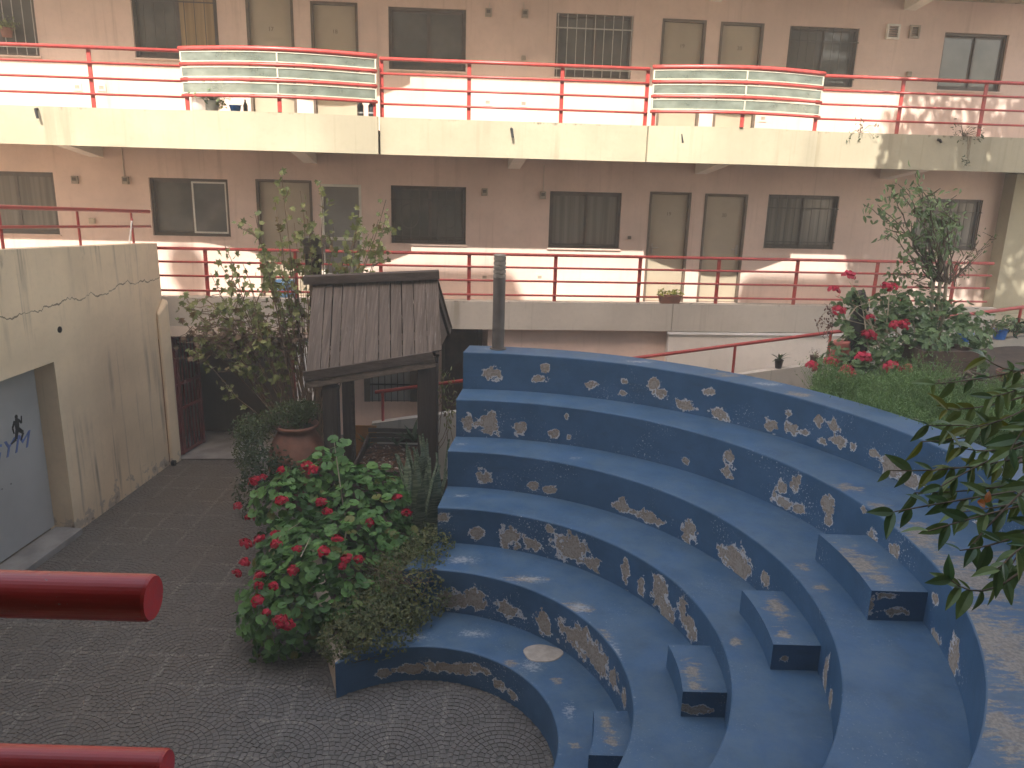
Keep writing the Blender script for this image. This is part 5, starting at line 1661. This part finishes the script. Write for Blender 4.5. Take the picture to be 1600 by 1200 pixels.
for tx, ty, n in ((1335, 462, 34), (1395, 490, 26), (1410, 470, 16), (1320, 505, 18), (1365, 520, 20), (1312, 475, 8), (1345, 475, 18), (1385, 505, 16), (1425, 505, 16), (1390, 450, 10)):
    c = at_y(tx, ty, 10.15)
    for _ in range(n): Lx.append(orient(c + rvec() * R.uniform(0.02, 0.17), rvec() * 0.8 + Vector((0, -0.5, 0.7)), R.uniform(0.06, 0.11), R.uniform(0, 6)))
leaves(g2, [GL], M['geranium_far'], Lx, 0, mass='upper_foliage')
flowers(g2, [(1350,560),(1330,587),(1393,575),(1418,577),(1297,567),(1268,573),(1310,598),(1322,580),(1357,525)], GR, FHF, (0.065, 0.10), 0.05)
flowers(g2, [(1327,432),(1303,455),(1385,449),(1396,450),(1310,487),(1360,497),(1398,508),(1411,508)], GR, FHF, (0.055, 0.085), 0, 9.7)
stems(g2, [[at_y(x0, y0, 9.6), at_y((x0 + x1) / 2, (y0 + y1) / 2 - 6, 9.6), at_y(x1, y1, 9.6)] for x0, y0, x1, y1 in ((1324, 497, 1352, 474), (1360, 553, 1372, 540), (1346, 575, 1360, 560), (1386, 560, 1402, 541), (1402, 540, 1440, 548), (1355, 474, 1375, 474))], M['pale_stem'], 0.010, 'dry_stems')
tb = at_y(1470, 500, 10.3)
tr = empty('small_tree', (tb.x, 10.3, 2.2), 0, 'slender young tree with light green crown rising from the right-hand garden', 'tree')
m = MB()
rl = Vector(tr.location)
for dx, tx, ty in ((0, 1472, 400), (-0.06, 1460, 420), (0.05, 1482, 410)):
    e = at_y(tx, ty, 10.3)
    m.tube([(dx, 0, 0), tuple(((e - rl) * 0.5) + Vector((dx * 0.6, 0, 0))), tuple(e - rl)], [0.03, 0.026, 0.02], 8)
m.build('trunk', M['pale_stem'], tr)
TT = [(1405,285),(1372,322),(1392,300),(1432,300),(1452,325),(1482,312),(1492,340),(1452,362),(1470,390),(1422,345),(1382,362),(1402,402),(1387,432),(1440,420),(1462,432),(1430,270),(1475,340),(1485,365),(1445,345),(1460,300),(1412,312),(1480,380),(1465,360),(1440,392),(1350,318),(1425,365),(1455,405),(1490,325)]
branchy(tr, at_y(1470, 440, 10.3), [(x, y, R.uniform(10.0, 10.6)) for x, y in TT], 18, 0.15, [lance_leaf(0.42, 3, 0.25)], M['citrus'], (0.06, 0.105), M['bark'], 0.011, 300, 0.5)
bare = []
for x, y in ((1512, 390), (1552, 368), (1530, 375), (1500, 400), (1520, 405), (1545, 380), (1495, 375), (1505, 420), (1535, 395), (1490, 430), (1400, 425), (1420, 440)):
    b = at_y(1474, 450, 10.3); e = at_y(x, y, 10.4); bare.append([b, b.lerp(e, .5) + Vector((0, 0, -0.03)), e])
    for _ in range(2):
        q = b.lerp(e, R.uniform(.5, .95)); bare.append([q, q + rvec() * 0.08, q + rvec() * 0.16])
stems(tr, bare, M['bark'], 0.007, 'bare_twigs')
leaves(tr, [lance_leaf(0.42, 3, .2)], M['citrus'], [orient(Vector(b[-1]) + rvec() * .05, rvec(), R.uniform(.03, .06), R.uniform(0, 6)) for b in bare for _ in range(2)], 0, mass='sparse_leaves')

# dark stump with drooping sleeve, pink pot, brown box, dry logs
def pot(label, px, py, r, h, mat, cat='pot', group='pots along the ramp wall', Y=None, name='flower_pot', loc=None, taper=0.72):
    p = loc if loc is not None else (on_curb(px, py) if Y is None else at_y(px, py, Y))
    t = empty(name, tuple(p), 0, label, cat, group)
    m = MB(); m.lathe([(r * taper, 0), (r * 0.97, h * 0.86), (r * 1.06, h * 0.87), (r * 1.06, h), (r * 0.9, h), (r * 0.86, h * 0.9)], 18); m.build('pot', M[mat], t)
    m = MB(); m.lathe([(r * 0.86, h * 0.9), (r * 0.2, h * 0.93)], 12); m.build('soil', M['soil'], t)
    return t, Vector(p) + Vector((0, 0, h * 0.92))
def tuft(label, p, n, size, r, mat, shape, cat='plant', group='plants in pots', name='potted_plant', hgt=1.0):
    t = empty(name, tuple(p), 0, label, cat, group)
    L_ = []; S_ = []
    for k in range(n):
        d = Vector((R.gauss(0, 1), R.gauss(0, 1), abs(R.gauss(0.4, 1)) * hgt)).normalized()
        q = Vector(p) + d * r * R.uniform(.3, 1)
        L_.append(orient(q, d + rvec() * .7 + Vector((0, 0, .4)), R.uniform(*size), R.uniform(0, 6)))
        if k % 3 == 0: S_.append([Vector(p), q])
    stems(t, S_, M[mat], 0.004)
    leaves(t, [shape], M[mat], L_, 0, mass='foliage')
    return t
t, p = pot('small dark pot with an aloe on the ramp wall just right of the handrail post', 1216, 572, 0.062, 0.13, 'dark_plastic')
rosette('spiky aloe in the dark pot right of the handrail post', p, 11, 0.2, 'plants in pots', 'potted_plant', (0.2, 1.1))
t, p = pot('small brown pot of dry sprigs near the red geraniums', 1271, 565, 0.06, 0.12, 'brown_box')
tuft('dry sprig plant in the small brown pot near the geraniums', p, 26, (0.02, 0.045), 0.15, 'twig', small_leaf(), hgt=2)
rosette('tiny aloe on the ramp wall right of the dry sprig pot', on_curb(1284, 563) + Vector((0, 0, -0.01)), 7, 0.11, 'plants in pots', 'potted_plant', (0.3, 1.0))
tuft('light green trailing plant on the ramp wall above the blue top tier', on_curb(1052, 566), 130, (0.04, 0.075), 0.24, 'citrus', lance_leaf(.4, 3, .2), group=None, name='trailing_plant', hgt=0.7)
tuft('little bushy green plant left of the handrail post on the ramp wall', on_curb(1121, 573), 70, (0.035, 0.06), 0.10, 'geranium_far', lance_leaf(.6, 3, .1), group=None, name='bushy_plant')
rosette('narrow-leaved sprout on the ramp wall beside the trailing plant', on_curb(1088, 566), 6, 0.17, None, 'sprout', (0.1, 0.6))
t, p = pot('blue bucket pot left of the black pot on the right end of the ramp wall', 1505, 538, 0.11, 0.17, 'blue_plastic', taper=0.6)
tuft('green plant hanging over the left of the blue bucket pot', on_curb(1487, 535) + Vector((0, 0, .05)), 60, (0.04, 0.08), 0.16, 'geranium_far', lance_leaf(.5, 3, .2))
t, p = pot('black plastic pot between two blue pots on the ramp wall', 1531, 534, 0.085, 0.15, 'black')
tuft('grey-brown twiggy plant in the black pot', p + Vector((0.12, 0, 0)), 90, (0.02, 0.045), 0.2, 'twig', small_leaf(), hgt=1.2)
t, p = pot('round blue pot at the far right end of the ramp wall', 1561, 527, 0.10, 0.15, 'blue_plastic', taper=0.8)
tuft('dark bluish green plant in the round blue pot at far right', p + Vector((0.08, 0, 0.03)), 70, (0.06, 0.11), 0.22, 'citrus', lance_leaf(.5, 4, .2))
tuft('dark leafy plant at the right image edge on the ramp wall', on_curb(1592, 520) + Vector((0, 0, 0.05)), 80, (0.06, 0.11), 0.24, 'dark_leaf', lance_leaf(.5, 4, .2))
pp = at_y(1313, 552, 10.0)
t = empty('pink_pot', tuple(pp - Vector((0, 0, 0.1))), 0, 'faded pink pot half hidden among the geraniums', 'pot')
m = MB(); m.lathe([(0.10, 0), (0.135, 0.05), (0.10, 0.24), (0.105, 0.26), (0.09, 0.26)], 16); m.build('pot', M['pink_plastic'], t, smooth=True)
sp = at_y(1335, 535, 10.25)
t = empty('dark_stump', (sp.x, 10.25, 2.2), 0, 'dark brown sagging stump standing upright behind the geranium flowers', 'stump')
hz = at_y(1335, 455, 10.25).z - 2.2
m = MB(); m.tube([(0, 0, 0), (0.03, 0, hz * .3), (-0.0, 0, hz * .55), (0.03, 0, hz * .8), (-0.03, 0, hz)], [0.12, 0.135, 0.11, 0.09, 0.07], 12); m.build('trunk', M['dark_plastic'], t, smooth=True)
m = MB(); m.tube([(0.02, 0, hz * .45), (0.09, -0.05, hz * .42), (0.12, -0.05, hz * .3), (0.10, -0.05, hz * .15)], [0.05, 0.07, 0.06, 0.02], 10); m.build('knot', M['dark_plastic'], t, smooth=True)
lq_ = empty('burgundy_plant', tuple(at_y(1293, 530, 10.3)), 0, 'thin burgundy-leaved plant by the handrail post left of the geraniums', 'plant')
M['burgundy'] = leafmat('burgundy_leaf', (0.09, 0.03, 0.03), (0.16, 0.06, 0.05))
branchy(lq_, Vector(lq_.location), [(x, y, 10.3) for x, y in ((1291, 475), (1297, 490), (1287, 500), (1295, 510))], 16, 0.06, [lance_leaf(.5, 3, .2)], M['burgundy'], (0.03, 0.05), M['twig'], 0.005, 100, 0.2, side=1)
bxp = at_y(1478, 600, 9.2)
t = empty('planter_box', tuple(bxp), rad(8), 'weathered brown wooden planter box under the small tree', 'planter')
hb = at_y(1478, 548, 9.2).z - bxp.z
for k in range(3):
    z0 = hb * k / 3
    m = MB(); m.box(-0.36, 0.36, -0.012, 0.012, z0 + 0.004, z0 + hb / 3 - 0.004); m.build('board', M['brown_box'], t, bevel=0.003)
    m = MB(); m.box(-0.36, 0.36, 0.40, 0.424, z0 + 0.004, z0 + hb / 3 - 0.004); m.build('board', M['brown_box'], t, bevel=0.003)
for x in (-0.36, 0.336):
    m = MB(); m.box(x, x + 0.024, 0.013, 0.399, 0.0, hb); m.build('side_board', M['brown_box'], t, bevel=0.003)
m = MB(); m.add([(-0.33, 0.01, hb - .06), (0.33, 0.01, hb - .06), (0.33, 0.4, hb - .06), (-0.33, 0.4, hb - .06)], [(0, 1, 2, 3)]); m.build('soil', M['soil'], t)
dl_ = empty('dry_palm_husks', tuple(at_y(1490, 625, 8.7)), 0, 'pile of dark dry palm husks lying in front of the planter box', 'husks')
m = MB(); o_ = Vector(dl_.location)
for k in range(26):
    a = at_y(R.uniform(1450, 1500), R.uniform(592, 622), R.uniform(8.5, 8.9)) - o_; b = at_y(R.uniform(1500, 1560), R.uniform(588, 622), R.uniform(8.5, 8.9)) - o_
    m.tube([a, a.lerp(b, .5) + Vector((0, 0, R.uniform(.02, .1))), b], [0.012, 0.02, 0.008], 6)
m.build('husks', M['bark'], dl_)
t, p = pot('terracotta pot at the right edge beside the dry husks', 1572, 616, 0.13, 0.26, 'terracotta', group=None, Y=8.4)

gk = MB()
gp = []
for k in range(5200):
    px, py = R.uniform(1270, 1640), R.uniform(585, 700)
    yl = 598 + max(0, px - 1370) * 0.13
    if py < yl + R.uniform(-12, 8) - (0 if px > 1380 else -8): continue
    z = 2.26
    p = at_z(px, py + 8, z)
    d = math.hypot(p.x - TC[6][0], p.y - TC[6][1])
    if d < TR[6] + 0.03 or p.y > 9.6: continue
    gp.append(p)
for p in gp:
    h = R.uniform(0.14, 0.46) * (0.75 + 0.5 * math.sin(p.x * 5) * math.sin(p.y * 4 + 1))
    for _ in range(5):
        d = Vector((R.gauss(0, .35), R.gauss(0, .35), 1)).normalized()
        a = p; b = p + d * h
        s = Vector((R.uniform(-1, 1), R.uniform(-1, 1), 0)).normalized() * 0.004
        gk.add([a - s, a + s, b], [(0, 1, 2)], 0, R.random())
        for _ in range(5):
            q = a.lerp(b, R.uniform(.3, 1)); e = q + (rvec() + Vector((0, 0, .5))) * 0.035; s2 = rvec() * 0.006
            gk.add([q - s2, q + s2, e], [(0, 1, 2)], 0, R.random())
go = gk.build('feathery_grass', M['grass']); tag(go, 'bright feathery green grass growing behind the blue top tier', 'grass', None, 'stuff')

# --- leafy shrub reaching in from the right, close to the viewer
ns = empty('leafy_shrub', (2.75, 2.0, 2.2), 0, 'dark leafy shrub whose branches reach in from the right edge over the blue steps', 'shrub')
LL = lance_leaf(0.36, 6, 0.22)
NB = [((1650, 800), (1590, 850), (1500, 860), 1.85), ((1650, 610), (1580, 660), (1510, 670), 2.3), ((1650, 580), (1600, 610), (1550, 620), 2.4), ((1655, 690), (1600, 660), (1450, 665), 2.3), ((1655, 790), (1610, 830), (1570, 900), 2.0), ((1650, 740), (1560, 770), (1430, 770), 2.1), ((1640, 850), (1540, 960), (1485, 905), 1.75), ((1640, 760), (1500, 780), (1395, 800), 2.0), ((1650, 700), (1520, 740), (1390, 735), 2.1), ((1650, 640), (1530, 690), (1440, 690), 2.3), ((1650, 600), (1560, 640), (1480, 640), 2.5), ((1650, 720), (1560, 800), (1520, 850), 1.9), ((1650, 680), (1570, 700), (1470, 760), 2.1), ((1650, 560), (1580, 590), (1460, 600), 2.6), ((1660, 560), (1590, 600), (1540, 560), 2.6), ((1650, 780), (1580, 790), (1450, 830), 1.9), ((1640, 650), (1590, 720), (1500, 700), 2.2), ((1660, 820), (1590, 850), (1560, 890), 1.8), ((1650, 740), (1600, 760), (1540, 760), 2.3), ((1650, 670), (1610, 690), (1560, 660), 2.4), ((1650, 630), (1610, 640), (1570, 720), 2.0), ((1655, 700), (1600, 735), (1480, 730), 2.2), ((1655, 760), (1605, 790), (1500, 800), 2.0)]
sp_, lv_, lime = [], [], []
trunk_top = at_y(1690, 760, 2.2)
for a, b, c, Y in NB:
    A_, B_, C_2 = at_y(*a, Y + 0.1), at_y(*b, Y), at_y(*c, Y - 0.05)
    path = [A_ * (1 - t) ** 2 + B_ * 2 * t * (1 - t) + C_2 * t * t for t in np.linspace(0, 1, 9)]
    path = [trunk_top + rvec() * 0.05] + path
    sp_.append(path)
    for k in range(2, 10):
        for sgn in (-1, 1):
            if R.random() < 0.24: continue
            base = path[k] if k < 9 else path[9]
            tang = (path[k] - path[k - 1]).normalized()
            sd = tang.cross((CAMV - base).normalized()).normalized() * sgn
            dirv = (tang * R.uniform(.5, 1.1) + sd * R.uniform(.4, 1.0) + Vector((0, 0, R.uniform(-.75, 0.0))) + rvec() * .25).normalized()
            nrm = (Vector((0, -0.5, 0.8)) + rvec() * 0.6); nrm = (nrm - dirv * nrm.dot(dirv)).normalized()
            xx = dirv.cross(nrm)
            s = R.uniform(0.04, 0.082)
            mw = Matrix(((xx.x * s, dirv.x * s, nrm.x * s, base.x), (xx.y * s, dirv.y * s, nrm.y * s, base.y), (xx.z * s, dirv.z * s, nrm.z * s, base.z), (0, 0, 0, 1)))
            (lime if (R.random() < 0.22 and c[1] < 740) else lv_).append(mw)
stems(ns, sp_, M['bark'], 0.004, 'branches')
m = MB(); m.tube([(0, 0, 0), tuple((trunk_top - Vector(ns.location)) * 0.5 + Vector((0.05, 0, 0))), tuple(trunk_top - Vector(ns.location))], [0.03, 0.024, 0.015], 8); m.build('trunk', M['bark'], ns)
leaves(ns, [LL, lance_leaf(0.42, 6, 0.32), lance_leaf(0.32, 6, 0.1)], M['near_leaf'], lv_, 400)
leaves(ns, [LL], M['near_lime'], lime, 60)
p = at_y(1527, 784, 1.95)
leaves(ns, [lance_leaf(.5, 5, .3)], M['near_orange'], [orient(p, (0.3, -0.7, 0.4), 0.045, 1.2), orient(p + Vector((.02, 0, 0)), (0.1, -0.8, 0.4), 0.04, 2.4)], 5)

# ================================================================== THINGS ON THE WALKWAYS
def on_walk(px, py, n, z): 
    d = ray(px, py); t = ((FO - _C) @ FW - n) / (d @ FW); p = _C + d * t
    return Vector((p[0], p[1], z))
tp = on_walk(1046, 470, N_S - 0.07, LT)
t = empty('planter_trough', tuple(tp), FA, 'terracotta trough of yellow-green plants on the lower walkway edge before door 19', 'planter')
m = MB(); m.hexa([(-0.15, -0.05, 0), (0.15, -0.05, 0), (0.15, 0.05, 0), (-0.15, 0.05, 0), (-0.18, -0.07, 0.13), (0.18, -0.07, 0.13), (0.18, 0.07, 0.13), (-0.18, 0.07, 0.13)]); m.build('trough', M['terracotta'], t, bevel=0.008)
L_ = [orient(tp + Vector((R.uniform(-.19, .19), R.uniform(-.07, .07), R.uniform(.13, .21))), rvec() + Vector((0, -.3, .6)), R.uniform(.035, .06), R.uniform(0, 6)) for _ in range(120)]
leaves(t, [lance_leaf(.45, 3, .2)], M['yellow_green'], L_, 0, mass='foliage')
bz_ = LT - 0.17
p = on_walk(444, 452, 0.75, FL_LOW)
t = empty('blue_bucket', tuple(p), 0, 'pale blue plastic tub seen through the shrub on the lower walkway', 'tub')
m = MB(); m.lathe([(0.14, 0), (0.20, 0.34), (0.215, 0.34), (0.215, 0.37), (0.19, 0.37), (0.185, 0.33)], 20); m.build('tub', M['pale_blue'], t, smooth=False)
z_ = UPT
def small_lathe(label, px, prof, mat, name, cat, n_off=N_S - 0.0, py=158, z=UPT, group=None, n=14):
    p = on_walk(px, py, n_off, z)
    t = empty(name, tuple(p), 0, label, cat, group)
    m = MB(); m.lathe(prof, n); m.build('body', M[mat], t, smooth=True)
    return t, p
t, p = small_lathe('large clear plastic bottle lying at the left of the plants behind the glass', 312, [(0.10, 0), (0.11, 0.02), (0.11, 0.19), (0.05, 0.25), (0.03, 0.28)], 'clear', 'plastic_jar', 'jar', 1.28)
t, p = small_lathe('grey pot beside the clear jar behind the stained glass balustrade', 331, [(0.07, 0), (0.085, 0.02), (0.10, 0.13), (0.11, 0.15), (0.09, 0.15)], 'grey_dish', 'grey_pot', 'pot', 1.28)
tuft('tall thin plant in the grey pot behind the stained glass', p + Vector((0, 0, .14)), 150, (0.05, 0.09), 0.34, 'citrus', lance_leaf(.3, 3, .2), group=None, name='potted_plant', hgt=1.3)
p = on_walk(346, 158, 1.27, UPT)
tuft('yellow and red flowering plant beside the blue bowl', p + Vector((0, 0, .06)), 40, (0.035, 0.06), 0.11, 'yellow_green', lance_leaf(.6, 3, .2), group=None, name='flowering_plant')
t, p = small_lathe('bright blue plastic bowl on the upper walkway edge behind the glass', 367, [(0.06, 0), (0.085, 0.09), (0.092, 0.10), (0.08, 0.10)], 'blue_plastic', 'blue_bowl', 'bowl', 1.27)
t, p = small_lathe('slim dark bottle right of the blue bowl', 383, [(0.03, 0), (0.032, 0.1), (0.012, 0.15), (0.012, 0.18)], 'dark_plastic', 'bottle', 'bottle', 1.27)
for px, lb_ in ((563, 'left of two small black canisters at the right end of the stained balustrade'), (580, 'right of two small black canisters at the right end of the stained balustrade')):
    t, p = small_lathe(lb_, px, [(0.04, 0), (0.045, 0.01), (0.045, 0.15), (0.03, 0.17), (0.025, 0.19)], 'black', 'canister', 'canister', 1.33, group='black canisters on the upper walkway')
    m = MB(); m.lathe([(0.046, 0.04), (0.0465, 0.06)], 14); m.build('pale_band', M['grey_dish'], t)
for px, py, lb_ in ((1505, 209, 'straggly dry plant hanging over the shaded slab edge at upper right'), (1345, 196, 'small grey-green plant by the upper railing in dappled light')):
    p = on_walk(px, py, N_S - 0.05, UPT)
    t = empty('hanging_plant' if px == 1505 else 'small_plant', tuple(p), 0, lb_, 'plant')
    S_ = []
    for k in range(16 if px == 1505 else 9):
        e = p + Vector((R.uniform(-.25, .25), R.uniform(-.1, .05) - 0.08, R.uniform(-.1, .2)))
        S_.append([p, p.lerp(e, .5) + Vector((0, -0.03, .06)), e])
    if px == 1505:
        for k in range(5): S_.append([p, p + Vector((R.uniform(0, .1), -0.12, 0.0)), p + Vector((R.uniform(0.02, .12), -0.13, -R.uniform(.15, .5)))])
    stems(t, S_, M['twig'], 0.005)
    leaves(t, [lance_leaf(.4, 3, .2)], M['dark_leaf'], [orient(Vector(s[-1]) + rvec() * .05, rvec(), R.uniform(.03, .06), R.uniform(0, 6)) for s in S_ for _ in range(4)], 0, mass='foliage')
# plants seen on the window sill at far left
p = on_walk(12, 62, 0.10, 6.33)
t, pq = pot('terracotta pot on the sill of the barred window at upper left', 12, 62, 0.09, 0.13, 'terracotta', group=None, loc=p)
tuft('bushy plant in the sill pot of the upper left window', pq, 110, (0.04, 0.07), 0.22, 'ivy', lance_leaf(.45, 3, .2), group=None)

# ================================================================== NEAR BALCONY, THE BUILDING WE STAND IN
own = empty('rear_building', (0, -1.3, 0), FA, 'tall building with darkened wall and cream slabs holding the viewer balcony, seen only as shade and reflections', 'apartment block')
ZR = 16.27
q = MB(); q.box(-15, 13, -7, 0, 0, ZR); q.build('wall', M['own_wall'], own)
for z in (3.0, 5.7, 8.4, 11.1, 13.8):
    q = MB(); q.box(-14.9, 12.9, 0.001, 2.2, z - 0.45, z - 0.1); q.build('balcony_slab', M['cream_slab'], own)
q = MB(); q.box(-15.1, 13.1, -7.1, 2.25, ZR + 0.003, ZR + 0.3); q.build('roof_slab', M['cream_slab'], own)
for z in (3.0, 5.7, 8.4, 11.1):
    for x in (-12, -8.5, -5, -1.6, 2.0, 5.4, 9):
        q = MB(); q.box(x - 0.7, x + 0.7, 0.002, 0.05, z + 0.85, z + 1.95); q.build('window', M['glass_dark'], own)
for px, ln_, r in ((300, 0.0, 0.30), (705, 1.9, 0.36), (1255, 1.5, 0.34)):  # unseen roof forms, shaped to cast rounded shadows on the far wall
    uu = fac(px, 420)[0] - 0.2 * 12.6
    zc_ = ZR + 0.3 + (0.72 if ln_ == 0 else 0.30)
    prof = [(0.02, -r)] + [(r * math.cos(a), r * math.sin(a)) for a in np.linspace(-1.3, 1.3, 9)] + [(0.02, r)]
    m_ = MB()
    if ln_ == 0:
        m_.lathe(prof, 20, (uu, 2.0, zc_))
        m_.box(uu - 0.1, uu + 0.1, 1.9, 2.1, ZR + 0.302, zc_ - 0.1)
    else:
        m_.tube([(uu - ln_ / 2 - r, 2.0, zc_), (uu - ln_ / 2 - r * 0.6, 2.0, zc_), (uu - ln_ / 2, 2.0, zc_), (uu + ln_ / 2, 2.0, zc_), (uu + ln_ / 2 + r * 0.6, 2.0, zc_), (uu + ln_ / 2 + r, 2.0, zc_)], [0.02, r * 0.8, r, r, r * 0.8, 0.02], 20)
    if ln_: m_.box(uu - ln_ / 2, uu + ln_ / 2, 1.85, 2.15, ZR + 0.302, zc_ - 0.2)
    m_.build('roof_shadow_form', M['bollard'], own, smooth=True)
# the red bars right in front of the viewer
bar_y = 0.86
e1 = at_y(240, 934, bar_y); e2 = at_y(260, 1205, bar_y + 0.02)
nr = empty('balcony_railing', (e1.x - 0.6, bar_y, 3.0), 0, 'blurred red tube railing with two cut ends close to the viewer', 'railing')
o_ = Vector(nr.location)
def near_rail(e, r, tilt):
    a = e + Vector((-6, 0, tilt * -6))
    m = MB(); d = (e - a).normalized()
    m.tube([a - o_, e - d * 0.004 - o_, e - o_], [r, r, r * 0.93], 40)
    m.build('rail', M['red_near'], nr, smooth=False)
near_rail(e1, 0.0282, 0.0); near_rail(e2, 0.0282, 0.0)
for dz in (-0.56,):
    near_rail(e1 + Vector((0, 0, dz)), 0.022, 0)
for x in (-0.9, -2.4, -3.9):
    m = MB(); m.box(x - o_.x + e1.x - 0.03, x - o_.x + e1.x + 0.03, 0.03, 0.045, 0, e1.z - 3.0); m.build('post', M['red_near'], nr)

# --- big tree outside the frame on the right whose crown dapples the far walkway
st = empty('shade_tree', (9.3, 8.2, 2.0), 0, 'tall courtyard tree right of the view throwing dappled shade on the upper walkway', 'tree')
o_ = Vector(st.location)
m = MB(); m.tube([(0, 0, 0), (0.1, 0, 3), (-0.3, 0.1, 5.5), (-0.6, 0.2, 7.5)], [0.22, 0.18, 0.13, 0.07], 10); m.build('trunk', M['bark'], st, smooth=True)
SE = [((5.6, 8.6, 9.7), (1.0, 0.9, 0.8)), ((7.0, 8.7, 9.9), (1.2, 1.0, 0.9)), ((8.7, 8.8, 9.9), (1.4, 1.1, 1.1)), ((10.2, 8.7, 9.6), (1.5, 1.2, 1.3)), ((5.3, 8.6, 8.6), (0.8, 0.7, 0.5)), ((6.2, 8.7, 11.0), (1.2, 1.0, 0.8)), ((7.9, 8.8, 11.2), (1.4, 1.1, 0.9)), ((9.6, 8.8, 11.0), (1.4, 1.1, 0.9))]
leaves(st, [lance_leaf(.5, 3, .2)], M['shade_tree'], shell(SE, 8500, (0.13, 0.26), 0.3, 1.2, 0.3, 1.05, None, False), 0, mass='crown')
stems(st, [[o_ + Vector((-0.3, .1, 5.5)), Vector(c) + Vector((0, 0, -.4)), Vector(c) + rvec() * .5] for c, r in SE for _ in range(3)], M['bark'], 0.05, 'limbs', 6)

# ================================================================== LENS GLARE VEIL
hz_ = MB(); hz_.box(-60, 60, -60, 80, -1.0, 24.0)  # added air volume that stands in for lens glare
hm = bpy.data.materials.new('glare_veil')
hm.use_nodes = True
hn = hm.node_tree.nodes
hn.remove(hn['Principled BSDF'])
hv = hn.new('ShaderNodeVolumePrincipled')
hv.inputs['Color'].default_value = (0.97, 0.91, 0.78, 1)
hv.inputs['Density'].default_value = 0.0095
hm.node_tree.links.new(hv.outputs[0], hn['Material Output'].inputs['Volume'])
ho = hz_.build('glare_veil', hm)
ho['kind'] = 'stuff'
